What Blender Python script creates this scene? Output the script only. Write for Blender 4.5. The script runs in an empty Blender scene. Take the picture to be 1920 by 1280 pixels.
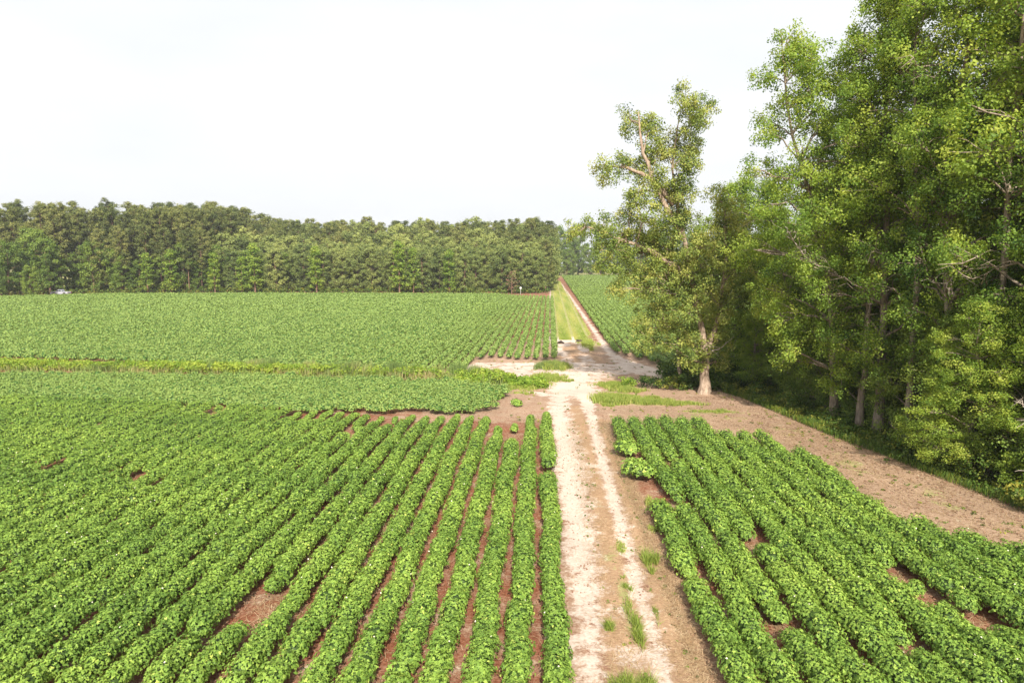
import bpy, math, random
import numpy as np
from mathutils import Vector, Matrix

R = math.radians
rng = np.random.default_rng(7)
random.seed(7)
scene = bpy.context.scene
COL = scene.collection

# ------------------------------------------------------------------ camera, light, exposure
cam_d = bpy.data.cameras.new("camera")
cam = bpy.data.objects.new("camera", cam_d)
COL.objects.link(cam)
cam.location = (0, 0, 10.5)
cam.rotation_euler = (R(90 - 6.64), 0, R(2.18))
cam_d.sensor_width = 36.0
cam_d.lens = 36.0 * 1331 / 1920
cam_d.clip_end = 6000
cam_d.clip_start = 0.1
scene.camera = cam

SUN_EL, SUN_AZ = 36.0, 173.5           # azimuth clockwise from +Y: behind the camera, a little to the east
w = bpy.data.worlds.new("World")
scene.world = w
w.use_nodes = True
nt = w.node_tree
nt.nodes.clear()
wo = nt.nodes.new('ShaderNodeOutputWorld')
bg = nt.nodes.new('ShaderNodeBackground')
sky = nt.nodes.new('ShaderNodeTexSky')
sky.sky_type = 'NISHITA'
sky.sun_disc = False
sky.sun_elevation = R(SUN_EL)
sky.sun_rotation = R(SUN_AZ)
sky.air_density = 1.0
sky.dust_density = 4.0
sky.ozone_density = 1.0
tc = nt.nodes.new('ShaderNodeTexCoord')
mp = nt.nodes.new('ShaderNodeMapping')
mp.inputs['Scale'].default_value = (1, 1, 3.2)
nz = nt.nodes.new('ShaderNodeTexNoise')
nz.inputs['Scale'].default_value = 1.7
nz.inputs['Detail'].default_value = 4
nz.inputs['Roughness'].default_value = 0.5
mr = nt.nodes.new('ShaderNodeMapRange')
mr.inputs['From Min'].default_value = 0.36
mr.inputs['From Max'].default_value = 0.62
mr.inputs['To Min'].default_value = 0.82
mr.inputs['To Max'].default_value = 0.97
mx = nt.nodes.new('ShaderNodeMix')
mx.data_type = 'RGBA'
mx.inputs[7].default_value = (9.15, 9.35, 9.6, 1)     # bright thin overcast veil in front of the blue
nt.links.new(tc.outputs['Generated'], mp.inputs[0])
nt.links.new(mp.outputs[0], nz.inputs[0])
nt.links.new(nz.outputs[0], mr.inputs[0])
nt.links.new(mr.outputs[0], mx.inputs[0])
nt.links.new(sky.outputs[0], mx.inputs[6])
nt.links.new(mx.outputs[2], bg.inputs[0])
bg.inputs[1].default_value = 0.069
nt.links.new(bg.outputs[0], wo.inputs[0])

sd = bpy.data.lights.new("sun", 'SUN')
sd.energy = 4.8
sd.angle = R(0.7)
sd.color = (1.0, 0.93, 0.82)
sun = bpy.data.objects.new("sun", sd)
COL.objects.link(sun)
az = R(SUN_AZ)
tosun = Vector((math.sin(az) * math.cos(R(SUN_EL)), math.cos(az) * math.cos(R(SUN_EL)), math.sin(R(SUN_EL))))
sun.rotation_euler = (-tosun).to_track_quat('-Z', 'Y').to_euler()
sun.location = (30, -60, 60)

vs = scene.view_settings
vs.view_transform = 'Standard'
vs.look = 'None'
vs.exposure = 0.74
vs.gamma = 1.0
vs.use_curve_mapping = False
scene.cycles.max_bounces = 6
scene.cycles.transparent_max_bounces = 8
scene.cycles.diffuse_bounces = 3
scene.cycles.volume_bounces = 0
HAZE = 0.00024

# ------------------------------------------------------------------ helpers
def tag(o, label=None, cat=None, group=None, kind=None):
    for k, v in (('label', label), ('category', cat), ('group', group), ('kind', kind)):
        if v:
            o[k] = v
    return o

def empty(name, loc=(0, 0, 0), rz=0.0, scale=1.0):
    o = bpy.data.objects.new(name, None)
    COL.objects.link(o)
    o.location = loc
    o.rotation_euler = (0, 0, rz)
    o.scale = (scale,) * 3 if not isinstance(scale, tuple) else scale
    o.empty_display_size = 0.3
    return o

def copy_tree(o, parent=None):
    c = o.copy()
    COL.objects.link(c)
    c.parent = parent
    for ch in list(o.children):
        copy_tree(ch, c)
    return c

class MB:
    """collects vertices, faces, a material index per face and a tint per vertex"""
    def __init__(s):
        s.v, s.f, s.t, s.n = [], [], [], 0
    def add(s, v, f, mi=0, tint=0.5):
        v = np.asarray(v, float).reshape(-1, 3)
        f = np.asarray(f, np.int64)
        if len(v) == 0 or len(f) == 0:
            return
        s.v.append(v)
        s.f.append((f + s.n, mi))
        s.t.append(np.broadcast_to(np.asarray(tint, float), (len(v),)))
        s.n += len(v)
    def mesh(s, name, mats, smooth=False):
        me = bpy.data.meshes.new(name)
        V = np.concatenate(s.v)
        T = np.concatenate(s.t)
        loops = np.concatenate([f.ravel() for f, _ in s.f])
        tot = np.concatenate([np.full(len(f), f.shape[1]) for f, _ in s.f])
        mi = np.concatenate([np.full(len(f), m) for f, m in s.f])
        start = np.concatenate([[0], np.cumsum(tot)[:-1]])
        me.vertices.add(len(V))
        me.vertices.foreach_set('co', V.astype(np.float32).ravel())
        me.loops.add(len(loops))
        me.loops.foreach_set('vertex_index', loops.astype(np.int32))
        me.polygons.add(len(tot))
        me.polygons.foreach_set('loop_start', start.astype(np.int32))
        me.polygons.foreach_set('material_index', mi.astype(np.int32))
        if smooth:
            me.polygons.foreach_set('use_smooth', np.ones(len(tot), bool))
        me.update(calc_edges=True)
        a = me.attributes.new('tint', 'FLOAT', 'POINT')
        a.data.foreach_set('value', T.astype(np.float32))
        for m in mats:
            me.materials.append(m)
        return me
    def build(s, name, mats, parent=None, smooth=False):
        if not isinstance(mats, (list, tuple)):
            mats = [mats]
        o = bpy.data.objects.new(name, s.mesh(name, mats, smooth))
        COL.objects.link(o)
        o.parent = parent
        return o

KITE = np.array([(-.5, 0, 0), (0, .36, .04), (.5, 0, -.10), (0, -.36, .04)])
KITE_F = np.array([(0, 1, 2, 3)])
def _palm():
    v = [(0, 0, 0)]
    f = []
    for a, L in ((-66, .62), (0, .80), (66, .62)):
        c, s_ = math.cos(R(a)), math.sin(R(a))
        def q(x, y, z): return (x * c - y * s_ - .25, x * s_ + y * c, z)
        b = len(v)
        v += [q(.42 * L, .21, .03), q(L, 0, -.16), q(.42 * L, -.21, .03)]
        f.append((0, b + 2, b + 1, b))
    v[0] = (-.25, 0, 0)
    return np.array(v), np.array(f)
PALM, PALM_F = _palm()
NEEDLE = np.array([(-.5, -.12, 0), (.42, -.26, 0), (.42, .26, .02), (-.5, .12, 0)])

def leaves(mb, pos, nrm, size, tint, shape='kite', mi=0, along=None):
    n = len(pos)
    if n == 0:
        return
    nrm = nrm / (np.linalg.norm(nrm, axis=1, keepdims=True) + 1e-9)
    r = rng.normal(size=(n, 3)) if along is None else along
    t = r - nrm * np.sum(r * nrm, axis=1, keepdims=True)
    t /= np.linalg.norm(t, axis=1, keepdims=True) + 1e-9
    b = np.cross(nrm, t)
    T, F = {'kite': (KITE, KITE_F), 'palm': (PALM, PALM_F), 'needle': (NEEDLE, KITE_F)}[shape]
    k = len(T)
    size = np.broadcast_to(size, (n,))[:, None, None]
    v = pos[:, None, :] + size * (T[None, :, 0:1] * t[:, None, :] + T[None, :, 1:2] * b[:, None, :] + T[None, :, 2:3] * nrm[:, None, :])
    f = (F[None] + (np.arange(n) * k)[:, None, None]).reshape(-1, F.shape[1])
    mb.add(v.reshape(-1, 3), f, mi, np.repeat(np.broadcast_to(np.clip(tint, 0, 1), (n,)), k))

def tube(mb, pts, rad, seg=7, mi=0, tint=0.5):
    pts = np.asarray(pts, float)
    n = len(pts)
    rad = np.broadcast_to(rad, (n,))
    d = np.gradient(pts, axis=0)
    d /= np.linalg.norm(d, axis=1, keepdims=True) + 1e-9
    ref = np.array([1.0, 0.03, 0.02]) if abs(d[0][2]) > .6 else np.array([0.02, 0.03, 1.0])
    u = np.cross(d, ref)
    u /= np.linalg.norm(u, axis=1, keepdims=True) + 1e-9
    v = np.cross(d, u)
    a = np.linspace(0, 2 * np.pi, seg, endpoint=False)
    ring = pts[:, None] + rad[:, None, None] * (np.cos(a)[None, :, None] * u[:, None] + np.sin(a)[None, :, None] * v[:, None])
    i = np.arange(n - 1)[:, None] * seg
    j = np.arange(seg)[None, :]
    k = (j + 1) % seg
    f = np.stack([i + j, i + k, i + seg + k, i + seg + j], -1).reshape(-1, 4)
    mb.add(ring.reshape(-1, 3), f, mi, tint)
    mb.add(ring[-1], np.arange(seg)[None], mi, tint)

def bend(a, b, sag=0.0, wob=0.1, n=6):
    a, b = np.asarray(a, float), np.asarray(b, float)
    t = np.linspace(0, 1, n)[:, None]
    L = np.linalg.norm(b - a)
    p = a * (1 - t) + b * t
    p[:, 2] += sag * L * (4 * t * (1 - t))[:, 0]
    p[1:-1] += rng.normal(0, wob * L / n, (n - 2, 3))
    return p

# ------------------------------------------------------------------ materials
def new_mat(name):
    m = bpy.data.materials.new(name)
    m.use_nodes = True
    m.node_tree.nodes.clear()
    return m, m.node_tree

def N(nt, t, **kw):
    n = nt.nodes.new(t)
    for k, v in kw.items():
        if k in n.inputs:
            n.inputs[k].default_value = v
        else:
            setattr(n, k, v)
    return n

def leaf_mat(name, stops, trans=0.28, rough=0.55, spec=0.25, var=0.3, scale=0.35, tcol=None, orand=0.0):
    m, nt = new_mat(name)
    o = N(nt, 'ShaderNodeOutputMaterial')
    at = N(nt, 'ShaderNodeAttribute', attribute_name='tint')
    geo = N(nt, 'ShaderNodeNewGeometry')
    nz = N(nt, 'ShaderNodeTexNoise', Scale=scale, Detail=3.0)
    nt.links.new(geo.outputs['Position'], nz.inputs[0])
    mm = N(nt, 'ShaderNodeMath', operation='MULTIPLY_ADD')
    mm.inputs[1].default_value = var
    nt.links.new(nz.outputs[0], mm.inputs[0])
    sb = N(nt, 'ShaderNodeMath', operation='SUBTRACT')
    if orand:
        oi = N(nt, 'ShaderNodeObjectInfo')
        om = N(nt, 'ShaderNodeMath', operation='MULTIPLY_ADD')
        om.inputs[1].default_value = orand
        nt.links.new(oi.outputs['Random'], om.inputs[0]); nt.links.new(at.outputs['Fac'], om.inputs[2])
        o3 = N(nt, 'ShaderNodeMath', operation='SUBTRACT'); o3.inputs[1].default_value = orand * .5
        nt.links.new(om.outputs[0], o3.inputs[0]); nt.links.new(o3.outputs[0], sb.inputs[0])
    else:
        nt.links.new(at.outputs['Fac'], sb.inputs[0])
    sb.inputs[1].default_value = var * 0.5
    nt.links.new(sb.outputs[0], mm.inputs[2])
    cr = N(nt, 'ShaderNodeValToRGB')
    e = cr.color_ramp.elements
    while len(e) < len(stops):
        e.new(0.5)
    for i, (p, c) in enumerate(stops):
        e[i].position = p
        e[i].color = (*c, 1)
    nt.links.new(mm.outputs[0], cr.inputs[0])
    p = N(nt, 'ShaderNodeBsdfPrincipled', Roughness=rough)
    p.inputs['Specular IOR Level'].default_value = spec
    nt.links.new(cr.outputs[0], p.inputs['Base Color'])
    tr = N(nt, 'ShaderNodeBsdfTranslucent')
    tm = N(nt, 'ShaderNodeMix', data_type='RGBA', blend_type='MULTIPLY')
    tm.inputs[0].default_value = 1.0
    tm.inputs[7].default_value = (*(tcol or (1.25, 1.15, 0.5)), 1)
    nt.links.new(cr.outputs[0], tm.inputs[6])
    nt.links.new(tm.outputs[2], tr.inputs[0])
    ms = N(nt, 'ShaderNodeMixShader')
    ms.inputs[0].default_value = trans
    nt.links.new(p.outputs[0], ms.inputs[1])
    nt.links.new(tr.outputs[0], ms.inputs[2])
    nt.links.new(ms.outputs[0], o.inputs[0])
    return m

def bark_mat(name, a, b, scale=3.0):
    m, nt = new_mat(name)
    o = N(nt, 'ShaderNodeOutputMaterial')
    tc = N(nt, 'ShaderNodeTexCoord')
    mp = N(nt, 'ShaderNodeMapping')
    mp.inputs['Scale'].default_value = (scale, scale, scale * .25)
    nz = N(nt, 'ShaderNodeTexNoise', Scale=2.5, Detail=6.0, Roughness=.7)
    nt.links.new(tc.outputs['Object'], mp.inputs[0])
    nt.links.new(mp.outputs[0], nz.inputs[0])
    cr = N(nt, 'ShaderNodeValToRGB')
    cr.color_ramp.elements[0].position = .32
    cr.color_ramp.elements[1].position = .68
    cr.color_ramp.elements[0].color = (*a, 1)
    cr.color_ramp.elements[1].color = (*b, 1)
    nt.links.new(nz.outputs[0], cr.inputs[0])
    p = N(nt, 'ShaderNodeBsdfPrincipled', Roughness=.9)
    p.inputs['Specular IOR Level'].default_value = .15
    nt.links.new(cr.outputs[0], p.inputs['Base Color'])
    bp = N(nt, 'ShaderNodeBump', Strength=.6, Distance=.03)
    nt.links.new(nz.outputs[0], bp.inputs['Height'])
    nt.links.new(bp.outputs[0], p.inputs['Normal'])
    nt.links.new(p.outputs[0], o.inputs[0])
    return m

def paint_mat(name, c, rough=.4, metal=0.0, noise=.08):
    m, nt = new_mat(name)
    o = N(nt, 'ShaderNodeOutputMaterial')
    nz = N(nt, 'ShaderNodeTexNoise', Scale=4.0, Detail=4.0)
    mx = N(nt, 'ShaderNodeMix', data_type='RGBA')
    mx.inputs[6].default_value = (*[x * (1 - noise) for x in c], 1)
    mx.inputs[7].default_value = (*[min(1, x * (1 + noise)) for x in c], 1)
    nt.links.new(nz.outputs[0], mx.inputs[0])
    p = N(nt, 'ShaderNodeBsdfPrincipled', Roughness=rough, Metallic=metal)
    nt.links.new(mx.outputs[2], p.inputs['Base Color'])
    nt.links.new(p.outputs[0], o.inputs[0])
    return m

M_COT = leaf_mat('cotton_leaf', [(0, (.050, .100, .020)), (.35, (.150, .265, .044)), (.65, (.31, .45, .075)), (1, (.52, .60, .13))], trans=.24, var=.22, scale=.25)
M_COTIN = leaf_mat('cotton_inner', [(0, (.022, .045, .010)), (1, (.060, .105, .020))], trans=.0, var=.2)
M_COTFAR = leaf_mat('cotton_leaf_pale', [(0, (.120, .180, .042)), (.5, (.235, .340, .080)), (1, (.34, .43, .115))], trans=.2, var=.35, scale=.12)
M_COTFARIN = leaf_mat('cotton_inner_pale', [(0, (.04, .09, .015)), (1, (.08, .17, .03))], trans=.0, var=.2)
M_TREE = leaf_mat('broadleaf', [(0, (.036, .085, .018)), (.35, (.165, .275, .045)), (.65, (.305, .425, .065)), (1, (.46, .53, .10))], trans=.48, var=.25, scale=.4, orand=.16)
M_OAK = leaf_mat('oak_leaf', [(0, (.045, .080, .020)), (.35, (.150, .220, .048)), (.65, (.285, .345, .070)), (1, (.45, .45, .12))], trans=.32, var=.25, scale=.5)
M_DARKTREE = leaf_mat('deep_leaf', [(0, (.028, .066, .018)), (.5, (.17, .265, .050)), (1, (.34, .43, .09))], trans=.45, var=.25, scale=.4, orand=.3)
M_PINE = leaf_mat('pine_needle', [(0, (.042, .066, .018)), (.5, (.135, .165, .040)), (1, (.29, .28, .08))], trans=.12, var=.3, scale=.09, orand=.5)
M_YPINE = leaf_mat('young_pine_needle', [(0, (.060, .095, .026)), (.5, (.185, .235, .060)), (1, (.33, .36, .10))], trans=.12, var=.3, scale=.09, orand=.5)
M_DEAD = leaf_mat('dead_needle', [(0, (.14, .08, .05)), (1, (.30, .18, .11))], trans=.1)
M_LIME = leaf_mat('lime_leaf', [(0, (.06, .13, .012)), (.5, (.20, .32, .035)), (1, (.40, .47, .07))], trans=.3, var=.4, scale=.3)
M_GRASS = leaf_mat('grass_blade', [(0, (.09, .15, .025)), (.5, (.23, .32, .055)), (1, (.46, .44, .14))], trans=.3, var=.3, scale=.5)
M_REED = leaf_mat('reed_blade', [(0, (.08, .14, .04)), (.5, (.19, .25, .07)), (1, (.42, .36, .17))], trans=.2, var=.35, scale=.25)
M_STRAW = leaf_mat('dry_straw', [(0, (.20, .12, .06)), (.5, (.42, .28, .15)), (1, (.62, .48, .30))], trans=.1)
M_WEED = leaf_mat('weed_leaf', [(0, (.03, .07, .014)), (.5, (.10, .17, .025)), (1, (.33, .31, .05))], trans=.28, var=.5, scale=.5)
M_FLOWER = paint_mat('cotton_blossom', (.75, .70, .52), .7)
M_BARK = bark_mat('grey_bark', (.10, .075, .055), (.44, .36, .28))
M_OBARK = bark_mat('oak_bark', (.15, .10, .07), (.54, .42, .32))
M_PBARK = bark_mat('pine_bark', (.12, .07, .05), (.30, .19, .13))
M_DEADWOOD = bark_mat('bleached_wood', (.30, .25, .20), (.55, .47, .40))

def terrain_mat():
    """one earth material for ground, track and paths: soil, pale sand, dry straw and short grass, each where its mask is"""
    m, nt = new_mat('earth')
    L = nt.links.new
    o = N(nt, 'ShaderNodeOutputMaterial')
    geo = N(nt, 'ShaderNodeNewGeometry')
    pos = geo.outputs['Position']
    n1 = N(nt, 'ShaderNodeTexNoise', Scale=.9, Detail=8.0, Roughness=.72)
    n2 = N(nt, 'ShaderNodeTexNoise', Scale=9.0, Detail=8.0, Roughness=.7)
    mpS = N(nt, 'ShaderNodeMapping'); mpS.inputs['Scale'].default_value = (3.0, 13.0, 1)
    mpS.inputs['Rotation'].default_value = (0, 0, .35)
    n3 = N(nt, 'ShaderNodeTexNoise', Scale=2.0, Detail=8.0, Roughness=.8)   # stretched: straw streaks
    n4 = N(nt, 'ShaderNodeTexNoise', Scale=.22, Detail=5.0, Roughness=.6)
    for a in (n1, n2, n4): L(pos, a.inputs[0])
    L(pos, mpS.inputs[0]); L(mpS.outputs[0], n3.inputs[0])
    def ramp(src, stops):
        c = N(nt, 'ShaderNodeValToRGB'); e = c.color_ramp.elements
        while len(e) < len(stops): e.new(.5)
        for i, (p, col) in enumerate(stops): e[i].position = p; e[i].color = (*col, 1)
        L(src, c.inputs[0]); return c.outputs[0]
    soil = ramp(n2.outputs[0], [(.30, (.11, .042, .022)), (.5, (.25, .095, .052)), (.70, (.38, .19, .115))])
    soil2 = ramp(n3.outputs[0], [(.36, (.18, .10, .065)), (.48, (.36, .235, .16)), (.64, (.58, .45, .33))])
    sand = ramp(n2.outputs[0], [(.25, (.48, .37, .30)), (.5, (.62, .51, .43)), (.75, (.74, .64, .56))])
    straw = ramp(n3.outputs[0], [(.32, (.22, .125, .075)), (.5, (.39, .25, .15)), (.68, (.58, .42, .26))])
    grass = ramp(n2.outputs[0], [(.3, (.18, .20, .06)), (.5, (.33, .33, .12)), (.72, (.50, .44, .22))])
    def mask(attr, amp1, amp2, lo, hi, name=None):
        at = N(nt, 'ShaderNodeAttribute', attribute_name=attr)
        a = N(nt, 'ShaderNodeMath', operation='MULTIPLY_ADD'); a.inputs[1].default_value = amp1
        L(n1.outputs[0], a.inputs[0]); L(at.outputs['Fac'], a.inputs[2])
        b = N(nt, 'ShaderNodeMath', operation='MULTIPLY_ADD'); b.inputs[1].default_value = amp2
        L(n2.outputs[0], b.inputs[0]); L(a.outputs[0], b.inputs[2])
        c = N(nt, 'ShaderNodeMapRange', interpolation_type='SMOOTHSTEP')
        c.inputs['From Min'].default_value = lo + (amp1 + amp2) * .5
        c.inputs['From Max'].default_value = hi + (amp1 + amp2) * .5
        L(b.outputs[0], c.inputs[0]); return c.outputs[0]
    def mix(f, a, b):
        x = N(nt, 'ShaderNodeMix', data_type='RGBA')
        L(f, x.inputs[0]); L(a, x.inputs[6]); L(b, x.inputs[7]); return x.outputs[2]
    c = mix(mask('m_litter', 2.0, 1.0, .15, .85), soil, soil2)
    c = mix(mask('m_straw', 2.6, 1.0, .15, .70), c, straw)
    c = mix(mask('m_grass', 3.2, 1.6, .35, .75), c, grass)
    c = mix(mask('m_sand', 3.0, 1.1, .24, .76), c, sand)
    big = ramp(n4.outputs[0], [(.3, (.80, .79, .78)), (.7, (1.10, 1.09, 1.08))])
    mu = N(nt, 'ShaderNodeMix', data_type='RGBA', blend_type='MULTIPLY'); mu.inputs[0].default_value = 1
    L(c, mu.inputs[6]); L(big, mu.inputs[7])
    p = N(nt, 'ShaderNodeBsdfPrincipled', Roughness=.95)
    p.inputs['Specular IOR Level'].default_value = .1
    L(mu.outputs[2], p.inputs['Base Color'])
    bp = N(nt, 'ShaderNodeBump', Strength=.55, Distance=.05)
    ad = N(nt, 'ShaderNodeMath', operation='ADD')
    L(n2.outputs[0], ad.inputs[0]); L(n3.outputs[0], ad.inputs[1])
    L(ad.outputs[0], bp.inputs['Height']); L(bp.outputs[0], p.inputs['Normal'])
    L(p.outputs[0], o.inputs[0])
    return m
M_EARTH = terrain_mat()

# ------------------------------------------------------------------ masks of the earth, in metres on the ground
def interp(y, ys, xs):
    o = np.argsort(ys)
    return np.interp(y, np.asarray(ys, float)[o], np.asarray(xs, float)[o])

def band(x, y, pts, soft=.5):
    """pts: (y, centre x, half width); 1 on the centre line, .5 at the edge"""
    p = np.array(pts, float)
    c = interp(y, p[:, 0], p[:, 1]); h = interp(y, p[:, 0], p[:, 2])
    inside = (y >= p[:, 0].min()) & (y <= p[:, 0].max())
    return np.where(inside, np.clip(.5 + (h - np.abs(x - c)) / (2 * soft), 0, 1), 0)

def blob(x, y, cx, cy, rx, ry, s=1.0):
    d = np.sqrt(((x - cx) / rx) ** 2 + ((y - cy) / ry) ** 2)
    return s * np.clip(1.0 - .5 * d ** 2, 0, 1)

def track_l(y): return interp(y, [0, 16, 22, 29, 36, 46, 53, 60], [1.3, 1.4, 1.5, 1.6, 1.75, 1.5, 1.7, 2.4])

def masks(x, y):
    sand = band(x, y, [(-5, 1.4, .25), (16, 1.45, .27), (22, 1.55, .42), (26, 1.62, .66), (29, 1.62, .62), (36, 1.72, .82), (46, 1.45, .62), (53, 1.6, .6), (60, 2.4, 1.2)])
    sand = np.maximum(sand, band(x, y, [(-5, 3.1, .24), (16, 3.15, .24), (20, 3.2, .20), (26, 3.22, .26), (30, 3.3, .28), (38, 3.35, .28), (47, 3.5, .32), (53, 3.6, .6), (58, 3.5, 1.0)], .28))
    for b in ((2.7, 57, 2.2, 3.4, 1), (3.6, 61.5, 2.0, 1.6, .9), (2.4, 65.0, 1.6, 1.6, .85), (4.2, 65.6, 1.6, 1.2, .8), (0.2, 55.2, 1.7, .5, .75), (5.4, 56, 1.6, .6, .55), (.8, 54.5, 1.5, 1.0, .6),
              (2.6, 87.5, 1.2, 3.2, 1), (5.0, 91.5, 1.3, 4.0, 1), (3.8, 92, 3.0, 3.0, .95), (2.2, 81, .7, 3.5, .9), (5.2, 83, .6, 5, .75), (1.3, 93, .9, 5, .7), (2.9, 74, .6, 7, .62), (5.0, 73, .8, 7, .6), (4.0, 63.5, 3.2, 2.2, .62),
              (1.2, 18.5, .9, 1.0, .6), (2.4, 17.8, .5, .7, .62), (2.3, 20.2, .35, .6, .5)):
        sand = np.maximum(sand, blob(x, y, *b))
    sand = np.maximum(sand, .62 * band(x, y, [(63, -1, 7), (66, 1, 9.5), (70, 1, 9.5), (71.5, 0, 6)], 1.2) )
    sand = np.maximum(sand, .72 * band(x, y, [(62, 12.5, 1), (65, 11, 2.5), (68, 9.6, 2.0), (74, 8.4, .8), (82, 8.0, .5), (100, 8.1, .42), (200, 8.7, .4), (330, 9.5, .35)], .3))
    sand = np.maximum(sand, .62 * band(x, y, [(76, 1.75, .35), (120, 2.2, .35), (200, 3.2, .4), (340, 5.2, .4)], .35))
    for cx, cy in ((2.75, 88.2), (5.1, 89.6)):                        # the two dark wet spots in the pale sand
        sand = sand - blob(x, y, cx, cy, .28, .9, 1.4)
    straw = band(x, y, [(-5, 2.3, .8), (16, 2.35, .75), (26, 2.6, .55), (36, 2.8, .35), (50, 2.6, .5)], .3) * .9
    straw = np.maximum(straw, band(x, y, [(-5, 3.95, .7), (16, 3.9, .62), (26, 4.05, .5), (36, 4.1, .45), (46, 4.2, .4)], .3) * .85)
    straw = np.maximum(straw, .6 * band(x, y, [(54, 6, 2.5), (60, 3.6, 5), (72, 4, 3), (86, 4, 2.2), (92, 4, 2)], 1.0))
    litter = np.clip((x - interp(y, [0, 26, 29, 39, 43, 60], [17.5, 15.2, 12.7, 12.6, 4, 4])) / 1.5, 0, 1) * (y < 62)
    litter = np.maximum(litter, .8 * np.clip((y - 43) / 3, 0, 1) * np.clip((93 - y) / 3, 0, 1) * np.clip((x + 12) / 5, 0, 1) * np.clip((18 - x) / 4, 0, 1))
    litter = np.maximum(litter, .36)
    litter = np.maximum(litter, .8 * np.clip((x - .5) / .4, 0, 1) * np.clip((4.9 - x) / .5, 0, 1) * (y < 60))
    grass = band(x, y, [(91, 4.2, 1.7), (94, 4.3, 2.4), (100, 4.7, 2.7), (150, 5.2, 2.7), (200, 6.0, 2.6), (340, 7.9, 2.2)], .6)
    for b in ((7.6, 51.3, 2.6, 1.0, .8), (5.6, 52.4, 1.5, 1.4, .8), (9.8, 51, 1.6, .6, .6), (6.2, 58.5, 1.8, 1.6, .8), (0.6, 62, 1.7, 3.0, .8), (1.6, 68, 1.4, 2.2, .85), (2.6, 24.2, .5, 1.0, .7), (3.7, 49, .5, .6, .5),
              (6.2, 88, 1.2, 7, .85), (2.5, 60.3, .8, .8, .7), (2.75, 20.5, .25, 2.5, .7), (11.6, 48.2, 2.6, .7, .6), (4, 63.2, 1.0, .5, .5), (-1.5, 57, 1.6, 2, .6), (2.4, 29, .3, 2, .35)):
        grass = np.maximum(grass, .78 * blob(x, y, *b))
    for b in ((16.0, 36, .8, 2.5, .5), (17.6, 31, .7, 2.0, .5), (15.2, 43, 1.2, 1.2, .45), (12.5, 46.5, 2.0, .6, .5), (19.4, 26.5, .9, 1.4, .5)):
        grass = np.maximum(grass, blob(x, y, *b))
    grass = np.maximum(grass, .9 * (y > 224) * ((x < 1.5 + .018 * (y - 220)) | (y > 440)))
    grass = np.maximum(grass, .9 * (y > 212) * (x < -100))
    we = interp(y, [0, 22, 29.4, 33.3, 38.3, 41.8, 46.7, 53.9, 60], [22.5, 21.6, 20.3, 19.4, 18.3, 17.4, 16.6, 15.0, 12])
    grass = np.maximum(grass, np.clip((x - we - .2) / 1.2, 0, .8) * (y < 75))
    return sand, grass, straw, litter

def sheet(name, xs, ys, z, xmap=None, relief=0.0):
    """a grid from xs x ys at height z; xmap(u, y) can bend it"""
    X, Y = np.meshgrid(xs, ys)
    if xmap:
        X = xmap(X, Y)
    Z = np.full_like(X, z)
    if relief:
        sa = masks(X, Y)[0]
        U = np.clip(np.minimum(np.arange(len(xs)), len(xs) - 1 - np.arange(len(xs))) / 5.0, 0, 1)[None, :]
        rel = relief * (1.05 - np.clip(sa, 0, 1)) + .018 * np.sin(X * 3.1 + Y * .8) * np.sin(Y * 1.7) + rng.normal(0, .006, X.shape)
        Z = z + np.clip(rel, 0, None) * U
    V = np.stack([X, Y, Z], -1).reshape(-1, 3)
    nx, ny = len(xs), len(ys)
    i = np.arange(ny - 1)[:, None] * nx + np.arange(nx - 1)[None]
    F = np.stack([i, i + 1, i + nx + 1, i + nx], -1).reshape(-1, 4)
    mb = MB(); mb.add(V, F)
    o = mb.build(name, M_EARTH)
    for nm, a in zip(('m_sand', 'm_grass', 'm_straw', 'm_litter'), masks(V[:, 0], V[:, 1])):
        at = o.data.attributes.new(nm, 'FLOAT', 'POINT')
        at.data.foreach_set('value', np.asarray(a, np.float32) + np.zeros(len(V), np.float32))
    o['kind'] = 'structure'
    return o

def spaced(parts):
    out = []
    for a, b, s in parts:
        out += list(np.arange(a, b, s))
    return np.array(out + [parts[-1][1]])
sheet('ground', spaced([(-900, -300, 100), (-300, -60, 20), (-60, -12, 3), (-12, 24, .3), (24, 80, 4), (80, 400, 40), (400, 900, 100)]),
      spaced([(-400, -20, 40), (-20, 12, 4), (12, 74, .3), (74, 104, .5), (104, 350, 4), (350, 1000, 130)]), 0.0)
def trackmap(u, y):
    l = interp(y, [-5, 16, 30, 44, 50, 54, 92], [.85, .85, .85, .85, .4, .6, 1.5]); r = interp(y, [-5, 16, 30, 45, 54, 92], [4.1, 4.2, 4.35, 4.4, 5.2, 6.8])
    return l + (r - l) * u
sheet('dirt_track', np.linspace(0, 1, 40), spaced([(-5, 60, .12), (60, 92, .25)]), .004, trackmap, .07)
sheet('grass_lane', np.linspace(0, 1, 30), spaced([(92.02, 120, .5), (120, 345, 2)]), .004,
      lambda u, y: (1.25 + .015 * (y - 75)) + (6.7) * u)
def pathmap(u, y):
    l = interp(y, [8, 20, 26.2, 28.6, 29.5, 40.4, 43.2, 46.4, 53], [26.5, 20.5, 16.4, 14.4, 13.6, 13.9, 12.4, 5.4, 5.4])
    r = interp(y, [8, 22, 29.4, 33.3, 38.3, 41.8, 46.7, 53], [31, 25, 20.5, 19.6, 18.5, 17.6, 16.8, 15.4])
    return l + (r - l) * u
sheet('woodside_path', np.linspace(0, 1, 40), spaced([(8, 53, .2)]), .004, pathmap, .03)

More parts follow.
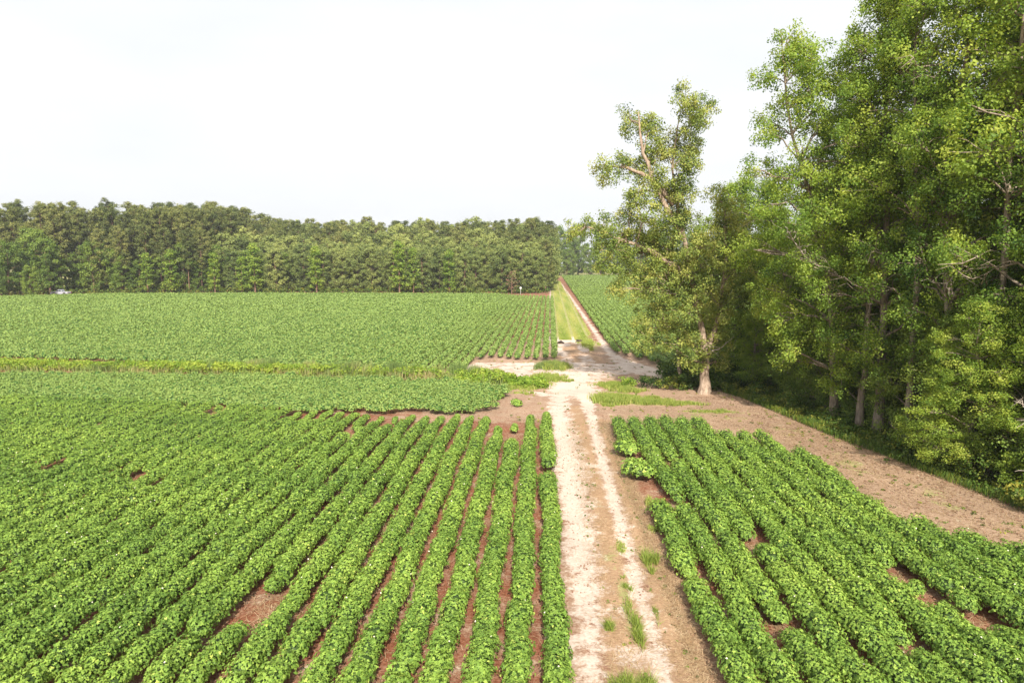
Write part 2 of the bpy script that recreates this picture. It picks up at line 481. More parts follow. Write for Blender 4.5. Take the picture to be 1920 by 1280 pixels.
# ------------------------------------------------------------------ cotton
def dome_template(seg=7, rings=3):
    v = [(0, 0, 1)]
    for r in range(1, rings + 1):
        th = r / rings * math.pi * .60
        for s in range(seg):
            a = 2 * math.pi * s / seg + r * .3
            v.append((math.sin(th) * math.cos(a), math.sin(th) * math.sin(a), math.cos(th)))
    tri = [(0, 1 + s, 1 + (s + 1) % seg) for s in range(seg)]
    quad = []
    for r in range(rings - 1):
        for s in range(seg):
            a = 1 + r * seg + s; b = 1 + r * seg + (s + 1) % seg
            quad.append((a, a + seg, b + seg, b))
    return np.array(v, float), np.array(tri), np.array(quad)
DV, DT, DQ = dome_template()

def plants(mb, P, h, r, nl, size, shape, tint0=.5, dome=.70, zc=.56):
    """P (n,2) plant feet; h height, r half width, nl leaves each"""
    n = len(P)
    if n == 0:
        return
    h = np.broadcast_to(h, (n,)); r = np.broadcast_to(r, (n,))
    if dome:
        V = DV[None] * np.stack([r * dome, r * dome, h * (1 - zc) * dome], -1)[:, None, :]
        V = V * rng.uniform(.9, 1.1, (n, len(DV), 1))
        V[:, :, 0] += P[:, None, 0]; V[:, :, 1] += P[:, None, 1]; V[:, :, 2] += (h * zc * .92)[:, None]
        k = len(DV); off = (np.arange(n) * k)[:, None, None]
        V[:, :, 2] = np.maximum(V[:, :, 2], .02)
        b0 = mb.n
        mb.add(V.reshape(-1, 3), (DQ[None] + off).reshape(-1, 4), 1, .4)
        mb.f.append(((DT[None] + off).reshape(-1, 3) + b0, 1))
    m = n * nl
    idx = np.repeat(np.arange(n), nl)
    d = rng.normal(size=(m, 3)); d[:, 2] = np.abs(d[:, 2]) * 1.1 - .36
    d /= np.linalg.norm(d, axis=1, keepdims=True)
    rad = rng.uniform(.80, 1.10, m)
    if shape == 'palm' or (n > 40 and size < .12):
        q = rng.choice(n, max(1, n // 7), replace=False)
        fp = np.stack([P[q, 0] + rng.normal(0, .18, len(q)), P[q, 1] + rng.normal(0, .1, len(q)), h[q] * rng.uniform(.85, 1.02, len(q))], -1)
        leaves(mb, fp, rng.normal(0, .4, (len(q), 3)) + np.array([0, -.5, .8]), .062, .5, 'kite', 2)
    # stems poke out: a few lumps per plant
    lump = 1 + .12 * np.sin(5 * np.arctan2(d[:, 1], d[:, 0]) + idx * 1.7) * np.sqrt(np.clip(1 - d[:, 2] ** 2, 0, 1))
    rad = rad * lump
    pos = np.empty((m, 3))
    pos[:, 0] = P[idx, 0] + d[:, 0] * rad * r[idx]
    pos[:, 1] = P[idx, 1] + d[:, 1] * rad * r[idx]
    pos[:, 2] = h[idx] * zc + d[:, 2] * rad * h[idx] * (1 - zc)
    pos[:, 2] = np.maximum(pos[:, 2], .06)
    nr = d * .80 + np.array([0, 0, .28]) + rng.normal(0, .23, (m, 3))
    tint = tint0 + .16 * (pos[:, 2] / h[idx] - .75) + rng.normal(0, .10, m) + .05 * np.sin(idx * 12.9) + .06 * np.sin(P[idx, 0] * .45 + P[idx, 1] * .2) * np.sin(P[idx, 1] * .33 + 1)  # paler young leaves on top; darker low leaves also paint in shaded flanks
    tint = np.where(rng.random(m) < .012, 1.0, tint)
    sz = size * rng.uniform(.7, 1.2, m)
    leaves(mb, pos, nr, sz, tint, shape, 0)

GAPS = [(-8.0, 19.2, .75), (-7.8, 20.0, .6), (-23.8, 33.0, .8), (-19.1, 31.8, .8), (-17.3, 30.3, .6), (11.8, 22.5, .6), (11.6, 20.5, .5), (12.6, 19.6, .6), (12.1, 18.8, .45),
        (7.1, 19.0, .45), (6.05, 28.9, .55), (6.7, 25.6, .4), (7.7, 24.8, .5), (14.2, 30.1, .6), (-1.4, 39.8, .8), (9.3, 23.0, .4), (10.3, 27.3, .45), (4.9, 21.9, .4),
        (-9.5, 43, .7), (-14.5, 43.6, .7), (6.9, 35.2, .5), (9.9, 17.9, .4), (-21.5, 45.6, .6), (-11.2, 40.5, .6), (-5.9, 26.4, .35), (-27, 41, .5)]
def near_gap(x, y):
    s = np.ones(len(x))
    for gx, gy, gr in GAPS:
        d = np.sqrt(((x - gx) / gr * 1.1) ** 2 + ((y - gy) / (gr * 1.6)) ** 2)
        s = np.minimum(s, np.clip(.72 + .4 * (d - .9), .72, 1))
    return s
def in_gap(x, y):
    g = np.zeros(len(x), bool)
    for gx, gy, gr in GAPS:
        g |= ((x - gx) / gr * 1.4) ** 2 + ((y - gy) / (gr * 1.25)) ** 2 < 1
    return g

ORD = ['nearest', 'second', 'third', 'fourth', 'fifth', 'sixth', 'seventh', 'eighth', 'ninth', 'tenth', 'eleventh', 'twelfth', 'thirteenth', 'fourteenth', 'fifteenth', 'sixteenth',
       'seventeenth', 'eighteenth', 'nineteenth', 'twentieth']
TENS = {2: 'twenty', 3: 'thirty', 4: 'forty', 5: 'fifty'}
def ordinal(i):
    if i < 20:
        return ORD[i]
    k = i + 1
    if k % 10 == 0:
        return {20: 'twentieth', 30: 'thirtieth', 40: 'fortieth', 50: 'fiftieth'}[k]
    return TENS[k // 10] + '-' + ['', 'first'] [k % 10 == 1] if k % 10 == 1 else TENS[k // 10] + '-' + ORD[k % 10 - 1]

def crop_row(name, x0, ya, yb, slope=0.0, size=1.0, taper=None, skip=None, wide=1.0, far=False, x_fn=None):
    mb = MB()
    if not far:
        y = np.arange(ya, yb, .33) + rng.uniform(-.08, .08, len(np.arange(ya, yb, .33)))
    else:
        step = .5
        y = np.arange(ya, yb, step)
        y = y + rng.uniform(-.1, .1, len(y))
    x = x0 + slope * y + rng.normal(0, .035, len(y)) + .05 * np.sin(y * .7 + x0 * 3)
    keep = x > -(.82 * y + 4.0)
    keep &= x < (.75 * y + 6.0)
    if not far:
        keep &= ~in_gap(x, y)
        keep &= rng.random(len(y)) > .012
    if skip:
        for a, b in skip:
            keep &= ~((y > a) & (y < b))
    x, y = x[keep], y[keep]
    if len(y) < 3:
        return None
    n = len(y)
    h = (.78 if not far else .76) * size * rng.normal(1, .055, n) * (1 + .05 * np.sin(y * 1.3 + x0))
    r = (.355 if not far else .36) * wide * size * rng.normal(1, .07, n)
    if taper is not None:
        s = taper(y); h = h * s; r = r * s
    vig = 1 + .05 * np.sin(x * .31 + 1.3) * np.sin(y * .23) + .05 * np.sin(x * .13 - y * .11) + .05 * np.sin(y * 2.9 + x0 * 7)
    h = h * vig; r = r * (1 + .8 * (vig - 1))
    if not far:
        g_ = near_gap(x, y); weak = np.where(rng.random(n) < .02, .7, 1.0); h = h * g_ * weak; r = r * g_ * weak
    P = np.stack([x, y], -1)
    if not far:
        lo = y < 26
        mid = (y >= 26) & (y < 37)
        hi = y >= 37
        plants(mb, P[lo], h[lo], r[lo], 230, .094, 'palm', .46)
        plants(mb, P[mid], h[mid], r[mid], 150, .108, 'palm', .46)
        plants(mb, P[hi], h[hi], r[hi], 130, .105, 'kite', .46)
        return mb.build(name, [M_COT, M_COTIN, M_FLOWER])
    a = y < 120
    b = (y >= 120) & (y < 220)
    c = y >= 220
    plants(mb, P[a], h[a], r[a], 38, .20, 'kite', .5)
    plants(mb, P[b], h[b], r[b], 20, .28, 'kite', .5)
    plants(mb, P[c], h[c], r[c], 8, .45, 'kite', .5)
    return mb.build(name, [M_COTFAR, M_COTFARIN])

SP = .965
def yb_left(x):
    return float(interp(x, [-60, -40, -27, -16.7, -11, -3.1], [51.5, 50.3, 48.9, 47.2, 46.6, 47.2])) - (1.7 if x > -12 else .7) + .35 * math.sin(x * 2.1)
for i in range(44):
    x0 = .47 - SP * i
    yb = yb_left(x0) if i > 3 else [46.8, 45.2, 43.0, 42.4][i]
    skip = [(32.0, 33.6)] if i == 0 else ([(40.4, 41.6)] if i == 2 else None)
    if i < 2:
        tp = lambda y, e=yb: np.clip(.60 + (e - y) / 14, .55, 1.0)
    elif i < 18:
        tp = lambda y, e=yb: np.clip(.50 + (e - y) / 9, .5, 1.0)
    else:
        tp = None
    o = crop_row('cotton_plant_row', x0, 13.5, yb, size=.97 if i < 2 else 1.0, taper=tp, skip=skip, wide=1.05 if i < 3 else (1.0 if i < 9 else .93))
    if o:
        tag(o, f'leafy green cotton row, {ordinal(i)} from the sandy track on its open side', 'crop row', 'cotton rows on the open side of the track')
RX = 4.92
for i in range(20):
    x0 = RX + SP * i
    if i < 6: yb = 43.7
    elif i < 9: yb = 40.4 + .1 * (i - 6)
    elif i == 9: yb = 36.8
    else: yb = float(interp(x0, [14.4, 15.5, 16.5, 17.4, 22], [26.9, 25.7, 24.7, 23.4, 18.5]))
    skip = None
    if i == 0: skip = [(28.7, 38.6)]
    if i == 1: skip = [(28.2, 29.3)]
    o = crop_row('cotton_plant_row', x0, 13.5, yb, size=1.10, skip=skip, wide=1.10)
    if o:
        tag(o, f'bushy cotton row, {ordinal(i)} from the sandy track on the woodland side', 'crop row', 'cotton rows between the track and the woodland')
# lone bushes left in the gap of that first row
for (cx, cy, rr, lab) in ((4.75, 33.3, .62, 'round cotton bush standing alone beside the sandy track'), (4.72, 37.2, .52, 'small cotton bush at the gap end of the first woodland-side row'),
                          (-2.9, 53.0, .3, 'tiny cotton seedling clump on bare soil beside the dense crop corner'), (-1.55, 50.4, .36, 'small cotton seedling on bare soil between the row ends')):
    mb = MB()
    n = 7 if rr > .45 else 3
    ang = np.arange(n) * 2.4; rad_ = rr * np.sqrt(np.arange(n) / n)
    P = np.stack([rad_ * np.cos(ang) * .9, rad_ * np.sin(ang) * 1.5], -1)
    hh = .95 if rr > .45 else .42
    plants(mb, P, hh * rng.uniform(.85, 1.05, n), min(.42, rr) * rng.uniform(.9, 1.1, n), 80, .165, 'palm', .5)
    o = mb.build('cotton_bush', [M_COT, M_COTIN, M_FLOWER]); o.location = (cx, cy, 0)
    tag(o, lab, 'cotton plant')

# headland: rows run across, too closely grown to tell apart
mb = MB()
yy = np.arange(47.2, 64.2, .9)
for y0 in yy:
    xs = np.arange(-62, -2.3, .46)
    xs = xs + rng.uniform(-.12, .12, len(xs)); ys = y0 + rng.normal(0, .08, len(xs)) + .25 * np.sin(xs * .11)
    lo = interp(xs, [-60, -40, -27, -16.7, -11, -3.1, -2], [51.5, 50.3, 48.9, 47.2, 46.9, 47.6, 53.5]) + .45 * np.sin(xs * .9) * np.sin(xs * .37 + 1) - .2
    hi = interp(xs, [-60, -50, -25, -7.4, -2.2], [61.4, 60.8, 60.2, 58.2, 55.0])
    right = interp(ys, [46, 52, 53.5, 60], [-3.0, -3.1, -2.4, -2.3])
    k = (ys > lo) & (ys < hi) & (xs < right) & (rng.random(len(xs)) > .012) & (xs > -(.82 * ys + 4))
    P = np.stack([xs[k], ys[k]], -1)
    plants(mb, P, .76 * rng.normal(1, .12, len(P)), .40 * rng.normal(1, .1, len(P)), 90, .135, 'kite', .50)
tag(mb.build('cotton_crop', [M_COTFAR, M_COTFARIN]), 'dense strip of cotton leaves running across in front of the weedy ditch', 'crop', kind='stuff')

# far field before the pine wood
def far_end(x): return float(interp(x, [-150, -147, -139, -90, -12, -6, 3], [170, 196, 200, 204, 205, 196, 192]))
def far_start(x): return float(interp(x, [-60, -43, -31.4, -20, -7.6, -7.2, 1.1], [71.6, 69.3, 67, 64.4, 64.2, 73.3, 74.0]))
NLF = 16
for i in range(NLF):
    xb = .55 - SP * i
    ya = far_start(xb) - (0 if i < 8 else .5) + rng.uniform(-.5, .5)
    yb = far_end(xb + .015 * 200) - rng.uniform(0, 1)
    if i > 8: ya = max(ya, 64.3)
    if i in (6, 7, 8): ya += .9
    o = crop_row('cotton_plant_row', xb, ya, yb, slope=.015, far=True, wide=.92 if i < 12 else 1.04)
    if o:
        tag(o, f'green cotton row, {ordinal(i)} from the grass lane in the field before the pine wood', 'crop row', 'cotton rows before the pine wood')
mb = MB()
i = 0
pts = []
for i in range(NLF, 175):
    xb = .55 - SP * i
    y = np.arange(62, 222, .62); y = y + rng.uniform(-.16, .16, len(y))
    x = xb + .015 * y + rng.normal(0, .07, len(y)) + .2 * np.sin(y * .03)
    lo = interp(x, [-60, -43, -31.4, -20, -7.6], [71.6, 69.3, 67, 64.4, 64.2]); lo = np.where(x < -60, 71.6, lo)
    hi = interp(x, [-170, -150, -142, -134, -128, -84, -12], [140, 174, 187, 192, 200, 204, 205])
    k = (y > lo) & (y < hi) & (x > -(.82 * y + 6)) & (rng.random(len(y)) > .01)
    pts.append(np.stack([x[k], y[k]], -1))
P = np.concatenate(pts)
und = np.sin(P[:, 0] * .22 + 1) * np.sin(P[:, 1] * .13) * .5 + np.sin(P[:, 0] * .05 + P[:, 1] * .09)
h = .84 * rng.normal(1, .10, len(P)) * (1 + .05 * und)
for a, b, nl, sz in ((60, 90, 40, .20), (90, 130, 24, .26), (130, 230, 14, .36)):
    k = (P[:, 1] >= a) & (P[:, 1] < b)
    plants(mb, P[k], h[k], .43, nl, sz, 'kite', .5)
tag(mb.build('cotton_crop', [M_COTFAR, M_COTFARIN]), 'wide unbroken cotton canopy stretching from the weedy ditch to the pine wood', 'crop', kind='stuff')

# long field behind the lone tree
NRF = 26
def rfs(x): return float(interp(x, [8, 9.5, 10.5, 12.6, 14, 60], [79, 77, 74.5, 68.5, 66.5, 66]))
for i in range(NRF):
    xb = 7.55 + SP * i
    o = crop_row('cotton_plant_row', xb, rfs(xb + 1.1) + rng.uniform(-.6, .6), 436, slope=.015, far=True)
    if o:
        tag(o, f'green cotton row, {ordinal(i)} from the grass lane in the long field behind the lone tree', 'crop row', 'cotton rows in the long field')
mb = MB(); pts = []
for i in range(NRF, 150):
    xb = 7.55 + SP * i
    y = np.arange(72 if i < 60 else 110, 436, .8 if i < 60 else 1.1); y = y + rng.uniform(-.16, .16, len(y))
    x = xb + .015 * y + rng.normal(0, .05, len(y))
    pts.append(np.stack([x, y], -1))
P = np.concatenate(pts)
for a, b, nl, sz in ((60, 130, 16, .34), (130, 240, 8, .46), (240, 440, 5, .6)):
    k = (P[:, 1] >= a) & (P[:, 1] < b)
    plants(mb, P[k], .8 * rng.normal(1, .1, k.sum()), .40, nl, sz, 'kite', .5)
tag(mb.build('cotton_crop', [M_COTFAR, M_COTFARIN]), 'cotton growing on behind the woodland to the far treeline', 'crop', kind='stuff')

# ------------------------------------------------------------------ trees
def spray_leaves(mb, C, rad, nper, size, shape, tint0=.5, flat=.9, tvar=.16, centre=None):
    """C (n,3) spray centres, rad their radius"""
    n = len(C)
    if n == 0:
        return
    idx = np.repeat(np.arange(n), nper)
    m = len(idx)
    rad = np.broadcast_to(rad, (n,))
    d = rng.normal(size=(m, 3)); d /= np.linalg.norm(d, axis=1, keepdims=True)
    q = rng.random(m) ** .45
    off = d * q[:, None] * rad[idx][:, None]
    off[:, 2] *= flat
    pos = C[idx] + off
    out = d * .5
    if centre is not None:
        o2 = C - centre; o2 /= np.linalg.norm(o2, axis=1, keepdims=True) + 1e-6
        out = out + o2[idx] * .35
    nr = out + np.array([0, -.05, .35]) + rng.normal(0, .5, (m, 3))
    st = rng.normal(0, tvar, n)
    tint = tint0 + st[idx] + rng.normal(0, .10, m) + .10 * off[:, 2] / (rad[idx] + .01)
    leaves(mb, pos, nr, size * rng.uniform(.7, 1.25, m), tint, shape)

def bough_sprays(c, r, dens=1.0):
    n = max(4, int(13 * r * r * dens))
    d = rng.normal(size=(n, 3)); d /= np.linalg.norm(d, axis=1, keepdims=True)
    q = rng.random(n) ** .38
    p = d * q[:, None] * r
    p[:, 2] *= .92
    return c + p

def make_tree(name, trunk, boughs, r0, mleaf, mbark, size=.2, nper=42, srad=.55, dens=1.0, tint=.5, seg=8, shape='kite', bare=(), tvar=.16, tints=None, limb_r=.10):
    """trunk: list of polylines (first is the stem, others leave it); boughs: (x,y,z,r)"""
    root = empty(name)
    wood = MB(); limb = MB(); cr = MB()
    nodes = []
    for ti, poly in enumerate(trunk):
        poly = np.array(poly, float)
        tt = np.linspace(0, 1, len(poly)); n = 16
        u = np.linspace(0, 1, n)
        p = np.stack([np.interp(u, tt, poly[:, k]) for k in range(3)], -1)
        rr = r0 if ti == 0 else r0 * .55
        p[1:-1] += rng.normal(0, .05, (n - 2, 3)) * np.array([1, 1, 0])
        rad = rr * (1 - u) ** (.85 if ti else 1.0) + .03
        if ti == 0:
            rad[0] *= 1.55; rad[1] *= 1.12; p[0, 2] = -.15
        tube(wood, p, rad, seg)
        nodes.append((p, rad))
    allp = np.concatenate([p for p, _ in nodes]); allr = np.concatenate([r for _, r in nodes])
    for bi, b in enumerate(boughs):
        c = np.array(b[:3], float); r = b[3]
        want = c[2] - .55 * math.hypot(c[0], c[1]) * .6 - r * .6
        dist = np.linalg.norm((allp - c) * np.array([1, 1, .5]), axis=1) + 1.2 * np.clip(allp[:, 2] - (c[2] - .4), 0, None) + .15 * np.abs(allp[:, 2] - want)
        j = int(np.argmin(dist))
        a = allp[j]
        lr = min(allr[j] * .6, limb_r * (.5 + .4 * r))
        pts = bend(a, c, .06, .16, 6)
        tube(limb, pts, np.linspace(lr, .025, 6), 5)
        sp = bough_sprays(c, r, dens)
        for s in sp[::3]:
            tube(limb, bend(pts[4 - (bi % 2)], s, .03, .15, 4), np.linspace(.028, .010, 4), 3)
        t0 = tint + (tints[bi] if tints is not None else rng.normal(0, .07))
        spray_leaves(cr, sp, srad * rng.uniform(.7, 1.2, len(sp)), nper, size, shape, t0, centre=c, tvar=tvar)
    for a, b in bare:
        p = bend(a, b, .1, .25, 7)
        tube(limb, p, np.linspace(.07, .012, 7), 4)
        for _ in range(5):
            k = rng.integers(2, 6)
            tube(limb, bend(p[k], p[k] + rng.normal(0, .55, 3) + (np.array(b) - np.array(a)) * .16, .1, .3, 4), np.linspace(.025, .006, 4), 3)
    wood.build('trunk', mbark, root, smooth=True)
    limb.build('branches', mbark, root, smooth=True)
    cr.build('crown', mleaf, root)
    return root

def crown_profile(h, base, rmax, n, lean=(0, 0), peak=.45, rb=(1.0, 1.9), seed=0, ragged=.35):
    g = np.random.default_rng(seed)
    out = []
    for i in range(n):
        t = ((i + .5) / n) ** .85
        z = base + (h - base) * t
        prof = rmax * (np.interp(t, [0, peak * .5, peak, .8, 1.0], [.62, .92, 1.0, .62, .10]))
        a = i * 2.39996 + g.uniform(-.5, .5)
        rr = prof * math.sqrt(g.uniform(.12, 1.0)) * g.uniform(1 - ragged, 1 + ragged * .4)
        out.append((rr * math.cos(a) + lean[0] * t, rr * math.sin(a) + lean[1] * t, z - .12 * rr + g.normal(0, .35), g.uniform(*rb) * (1 - .35 * t)))
    return out

# lone leaning tree at the corner of the path
lone_b = [(-5.8, 21.8, 1.2), (-4.5, 21.1, 1.1), (-2.4, 22.5, 1.2), (-.7, 22.6, 1.0), (-1.5, 21.1, 1.1), (-3.5, 19.6, 1.1), (-1.9, 18.6, 1.1), (-5, 17.9, 1.1), (-6.7, 18.0, .95),
          (-8.1, 17.6, 1.05), (-5.2, 16.1, 1.1), (-3.4, 16.4, .9), (-2.0, 16.2, 1.0), (-5.0, 14.4, 1.15), (-6.5, 12.9, 1.4), (-8.3, 13.0, 1.25), (-9.8, 13.2, 1.0), (-7.5, 10.8, 1.2),
          (-5.2, 11.3, 1.7), (-3.1, 12.5, 1.5), (-1.7, 14.1, 1.15), (-5.7, 8.7, 1.2), (-6.9, 8.3, .6), (-3.8, 9.1, 1.7), (-2.3, 7.1, 1.7), (-4.0, 5.7, 1.4), (-4.6, 4.2, .9), (-.8, 7.5, 1.5),
          (-1.2, 4.3, 1.3), (.5, 5.0, 1.1), (1.0, 12.0, 1.8), (1.7, 14.0, 1.5), (.6, 15.4, 1.05), (2.0, 9.9, 1.4), (2.8, 8.2, .95), (-2.7, 17.4, .9), (-3.1, 15.4, 1.0), (-2.3, 20.1, .85), (-4.7, 19.3, .8), (-1.2, 19.9, .8), (-2.6, 13.6, 1.2), (-4.2, 17.0, .8), (-6.0, 14.6, .9), (0, 10.6, 1.6), (-1.6, 9.8, 1.6), (-3.0, 10.6, 1.5), (.9, 2.6, .7), (-.7, 2.4, .6)]
lone_b = [(x, float(rng.normal(0, 1.3)) * (.5 + .02 * z) , z * .97, r * (1.28 - .004 * z)) for x, z, r in lone_b] + [(-2.5, 2.6, 9.5, 1.6), (-1.0, -2.4, 11.5, 1.5), (-.5, -.5, 3.4, .8), (1.2, -.4, 4.4, .9), (1.0, -.7, 6.6, 1.0), (1.8, -.3, 7.8, 1.1), (-2.6, -.8, 4.0, 1.2), (-1.6, -1.2, 3.0, .9), (-2.4, -1.6, 15.4, 1.0), (-2.0, -1.4, 17.4, .9), (-4.0, .8, 18.4, 1.0), (-4, 2.6, 12, 1.4), (.5, 2.6, 8, 1.5), (-2.4, -2.2, 6.5, 1.3)]
t = make_tree('broadleaf_tree', [[(0, 0, 0), (-.05, 0, 1.6), (.05, 0, 3.0), (-.6, .1, 6.0), (-1.4, .1, 10), (-2.3, 0, 13.5), (-3.0, .1, 17), (-2.5, 0, 21.3)],
                                 [(.05, 0, 2.8), (.8, .2, 5.6), (1.3, .2, 9), (1.3, .1, 12.5), (.9, 0, 15)],
                                 [(-1.9, .1, 12), (-4.2, 0, 16), (-5.3, .1, 19), (-5.6, 0, 21.5)],
                                 [(-1.2, .1, 9), (-4.5, .2, 11.2), (-7.5, 0, 12.2), (-9.4, 0, 13.0)],
                                 [(-2.7, .1, 14.6), (-4.6, 0, 16.6), (-6.4, .1, 17.4), (-8.0, 0, 17.5)]],
              lone_b, .38, M_OAK, M_OBARK, size=.145, nper=60, srad=.52, dens=1.15, tint=.58, limb_r=.08, tvar=.2)
t.location = (13.0, 55.4, 0)
tag(t, 'tall lone tree leaning over the field path with ragged olive crown and pale flared trunk', 'tree')
def stump_small(x, y):
    pass

# broadleaf templates for the woodland
templates = []
specs = [(25.0, 2.6, 5.0, 74, M_TREE, .54, .27, 11), (30.0, 4.5, 5.4, 90, M_TREE, .52, .27, 12), (32.0, 4.5, 5.6, 96, M_TREE, .47, .29, 13), (18.0, 1.2, 4.1, 56, M_TREE, .60, .18, 14), (27.0, 1.5, 5.2, 84, M_DARKTREE, .55, .28, 15), (12.0, .5, 3.5, 36, M_DARKTREE, .62, .12, 16), (24.6, 3.6, 6.0, 86, M_TREE, .58, .22, 17), (26.0, 12.0, 3.6, 36, M_TREE, .60, .17, 18)]
for (h, base, rm, n, mat, tint, r0, sd_) in specs:
    g = np.random.default_rng(sd_)
    w1, w2 = g.normal(0, .5, 2), g.normal(0, .9, 2)
    if sd_ == 17: w1, w2 = np.array([-1.5, -.2]), np.array([-4.0, -.8])
    if sd_ == 18: w1, w2 = np.array([-.5, -.2]), np.array([-1.4, -.3])
    trunk = [[(0, 0, 0), (w1[0] * .3, w1[1] * .3, h * .25), (w1[0], w1[1], h * .5), (w2[0], w2[1], h * .75), (w2[0] * 1.2, w2[1] * 1.2, h * .98)]]
    b = crown_profile(h - .8, base, rm, n, lean=(w2[0], w2[1]), seed=sd_, peak=.42, ragged=.5)
    bare = []
    if h > 20:
        for k in range(3):
            a = g.uniform(0, 6.28); z = g.uniform(.25, .6) * h
            bare.append(((0, 0, z), (math.cos(a) * rm * 1.05, math.sin(a) * rm * 1.05, z + 1.2)))
    templates.append((make_tree('broadleaf_tree', trunk, b, r0, mat, M_BARK, size=.138, nper=72, srad=.58, dens=.70, tint=tint, bare=bare, tvar=.18), h))
used = set()
def place(ti, x, y, h, rz, label, group=None, sx=1.0, cat='tree'):
    base, h0 = templates[ti]
    o = base if ti not in used else copy_tree(base)
    used.add(ti)
    s = h / h0
    o.location = (x, y, 0); o.rotation_euler = (0, 0, rz); o.scale = (s * sx, s * sx, s)
    for k in ('label', 'category', 'group'):
        if k in o: del o[k]
    return tag(o, label, cat, group)

G1 = 'trees of the woodland beside the path'
wood = [
    (6, 19.3, 46.2, 24.6, 0.0, 'tall tree with pale trunk where the woodland begins beside the path bend', 1.0),
    (1, 20.6, 43.0, 29.0, 2.0, 'tall yellow-green tree, second along the woodland edge, higher than the first', .9),
    (2, 22.2, 38.2, 31.0, 4.1, 'towering leafy tree with thick trunk, third along the woodland edge', .92),
    (1, 23.8, 33.4, 31.0, 5.3, 'towering tree whose boughs hang over the grassy edge of the path', 1.0),
    (4, 20.3, 49.8, 22.0, 1.1, 'dark green tree just behind the first woodland tree', .9),
    (3, 15.6, 64.5, 18.0, 2.7, 'yellow-green middle-sized tree growing behind the lone leaning tree', 1.15),
    (3, 20.6, 67.5, 17.5, .3, 'middle-sized tree in the gap between the lone tree and the woodland', 1.2),
    (3, 20.6, 57.6, 15.0, 4.0, 'small slim double-trunked tree at the shaded back of the woodland corner', 1.1),
]
for ti, x, y, h, rz, lab, sx in wood:
    place(ti, x, y, h, rz, lab, None, sx)
for (x, y, h, rz, lab) in [(19.9, 43.9, 26, 1.2, 'slender pale-stemmed tree between the first and second tall woodland trees'),
                           (21.0, 40.3, 27, .3, 'slender pale-stemmed tree between the second and third tall woodland trees'), (22.4, 35.6, 29, .9, 'slender pale-stemmed tree nearest the hanging boughs'),
                           ]:
    place(7, x, y, h, rz, lab)
G2 = 'trees standing behind the woodland edge'
for k, (ti, x, y, h, sx) in enumerate([(2, 26, 42, 26, 1.0), (4, 25.5, 47.5, 22, 1.1), (4, 27.5, 37.0, 24, 1.1), (2, 29, 32, 28, 1.0), (4, 24.5, 54, 20, 1.1), (1, 26.5, 28.5, 31, 1.0),                                       (1, 31, 49, 24, .9), (4, 29.5, 55.5, 21, 1.0), (0, 25.2, 60.5, 19, 1.0), (2, 34, 36, 27, 1.0), (4, 37, 48, 25, 1.0), (3, 26, 70, 18, 1.2),
                                       (4, 32, 68, 22, 1.0), (4, 31, 25, 31, 1.0)]):
    place(ti, x, y, h, k * 1.37 + .5, 'tall broadleaf tree partly hidden behind the trees of the woodland edge', G2, sx)
for k, (x, y, h, lab) in enumerate([(21.0, 34.8, 8.8, 'low leafy tree in front of the third towering woodland tree'),
                                    (17.6, 58.5, 8.5, 'low leafy tree between the lone tree and the woodland corner'), (22.6, 29.6, 9.5, 'low leafy tree at the outermost end of the woodland')]):
    place(3, x, y, h, k * 1.9, lab, None, 1.35)
G3 = 'small understorey trees along the woodland edge'
for k, (x, y, h) in enumerate([(21.6, 41.0, 9), (22.2, 36.2, 8.5), (23.9, 31.6, 9.5), (20.4, 45.2, 7.5), (24.6, 39.5, 11), (23.2, 46, 10), (27, 33.5, 11), (22.4, 51.5, 10), (20.3, 54.5, 8), (24.5, 57, 10), (22.5, 62.5, 9), (26.2, 35.0, 9),
                               (28.5, 45, 11), (28.0, 51, 10), (30, 38, 11)]):
    place(5, x, y, h, k * 2.1, 'low dark leafy tree filling the shade under the woodland edge', G3, 1.12)

# dead leaning branches at the near end of the woodland edge
def shrub(name, x, y, rx, ry, h, n, mat, label, tint=.5, size=.13, cat='shrub', group=None):
    mb = MB()
    k = max(4, int(n))
    a = rng.uniform(0, 6.28, k); q = np.sqrt(rng.random(k))
    C = np.stack([np.cos(a) * q * rx, np.sin(a) * q * ry, h * (.25 + .6 * rng.random(k)) * (1 - .45 * q ** 2)], -1)
    spray_leaves(mb, C, .33, 46, size, 'kite', tint, flat=.8)
    st = MB()
    for c in C[::3]:
        tube(st, bend((c[0] * .25, c[1] * .25, 0), c, .1, .15, 4), np.linspace(.02, .006, 4), 3)
    r = empty(name, (x, y, 0))
    mb.build('foliage', mat, r); st.build('stem', M_BARK, r)
    return tag(r, label, cat, group)

shrub('shrub', 9.2, 57.8, 1.0, .9, 1.3, 26, M_DARKTREE, 'dark low bush beside the ditch end, nearest the track', .25)
shrub('shrub', 7.3, 58.6, .9, .8, .8, 16, M_LIME, 'small yellow-green bush at the ditch end by the track', .45)
shrub('shrub', 10.9, 57.4, 1.3, 1.0, 1.2, 34, M_WEED, 'weedy green bush between the dark bush and the lone tree', .55)
shrub('shrub', 12.0, 60.4, 1.4, 1.2, 1.8, 40, M_WEED, 'tall weedy bush behind the lone tree trunk', .4)
shrub('shrub', 14.7, 56.6, 1.4, 1.0, 1.0, 34, M_WEED, 'low green bush at the woodland side of the lone tree trunk', .45)
shrub('shrub', 21.2, 33.6, 1.6, 1.6, 2.4, 80, M_WEED, 'broad leafy bush hanging over the weeds at the woodland edge', .5)
shrub('shrub', 21.0, 29.6, 1.2, 1.3, 1.5, 46, M_WEED, 'yellowish bush at the outermost corner of the woodland edge', .75)
shrub('shrub', 22.3, 31.4, 1.7, 1.5, 3.0, 90, M_TREE, 'tallest leafy bush at the woodland edge beneath the hanging boughs', .45)

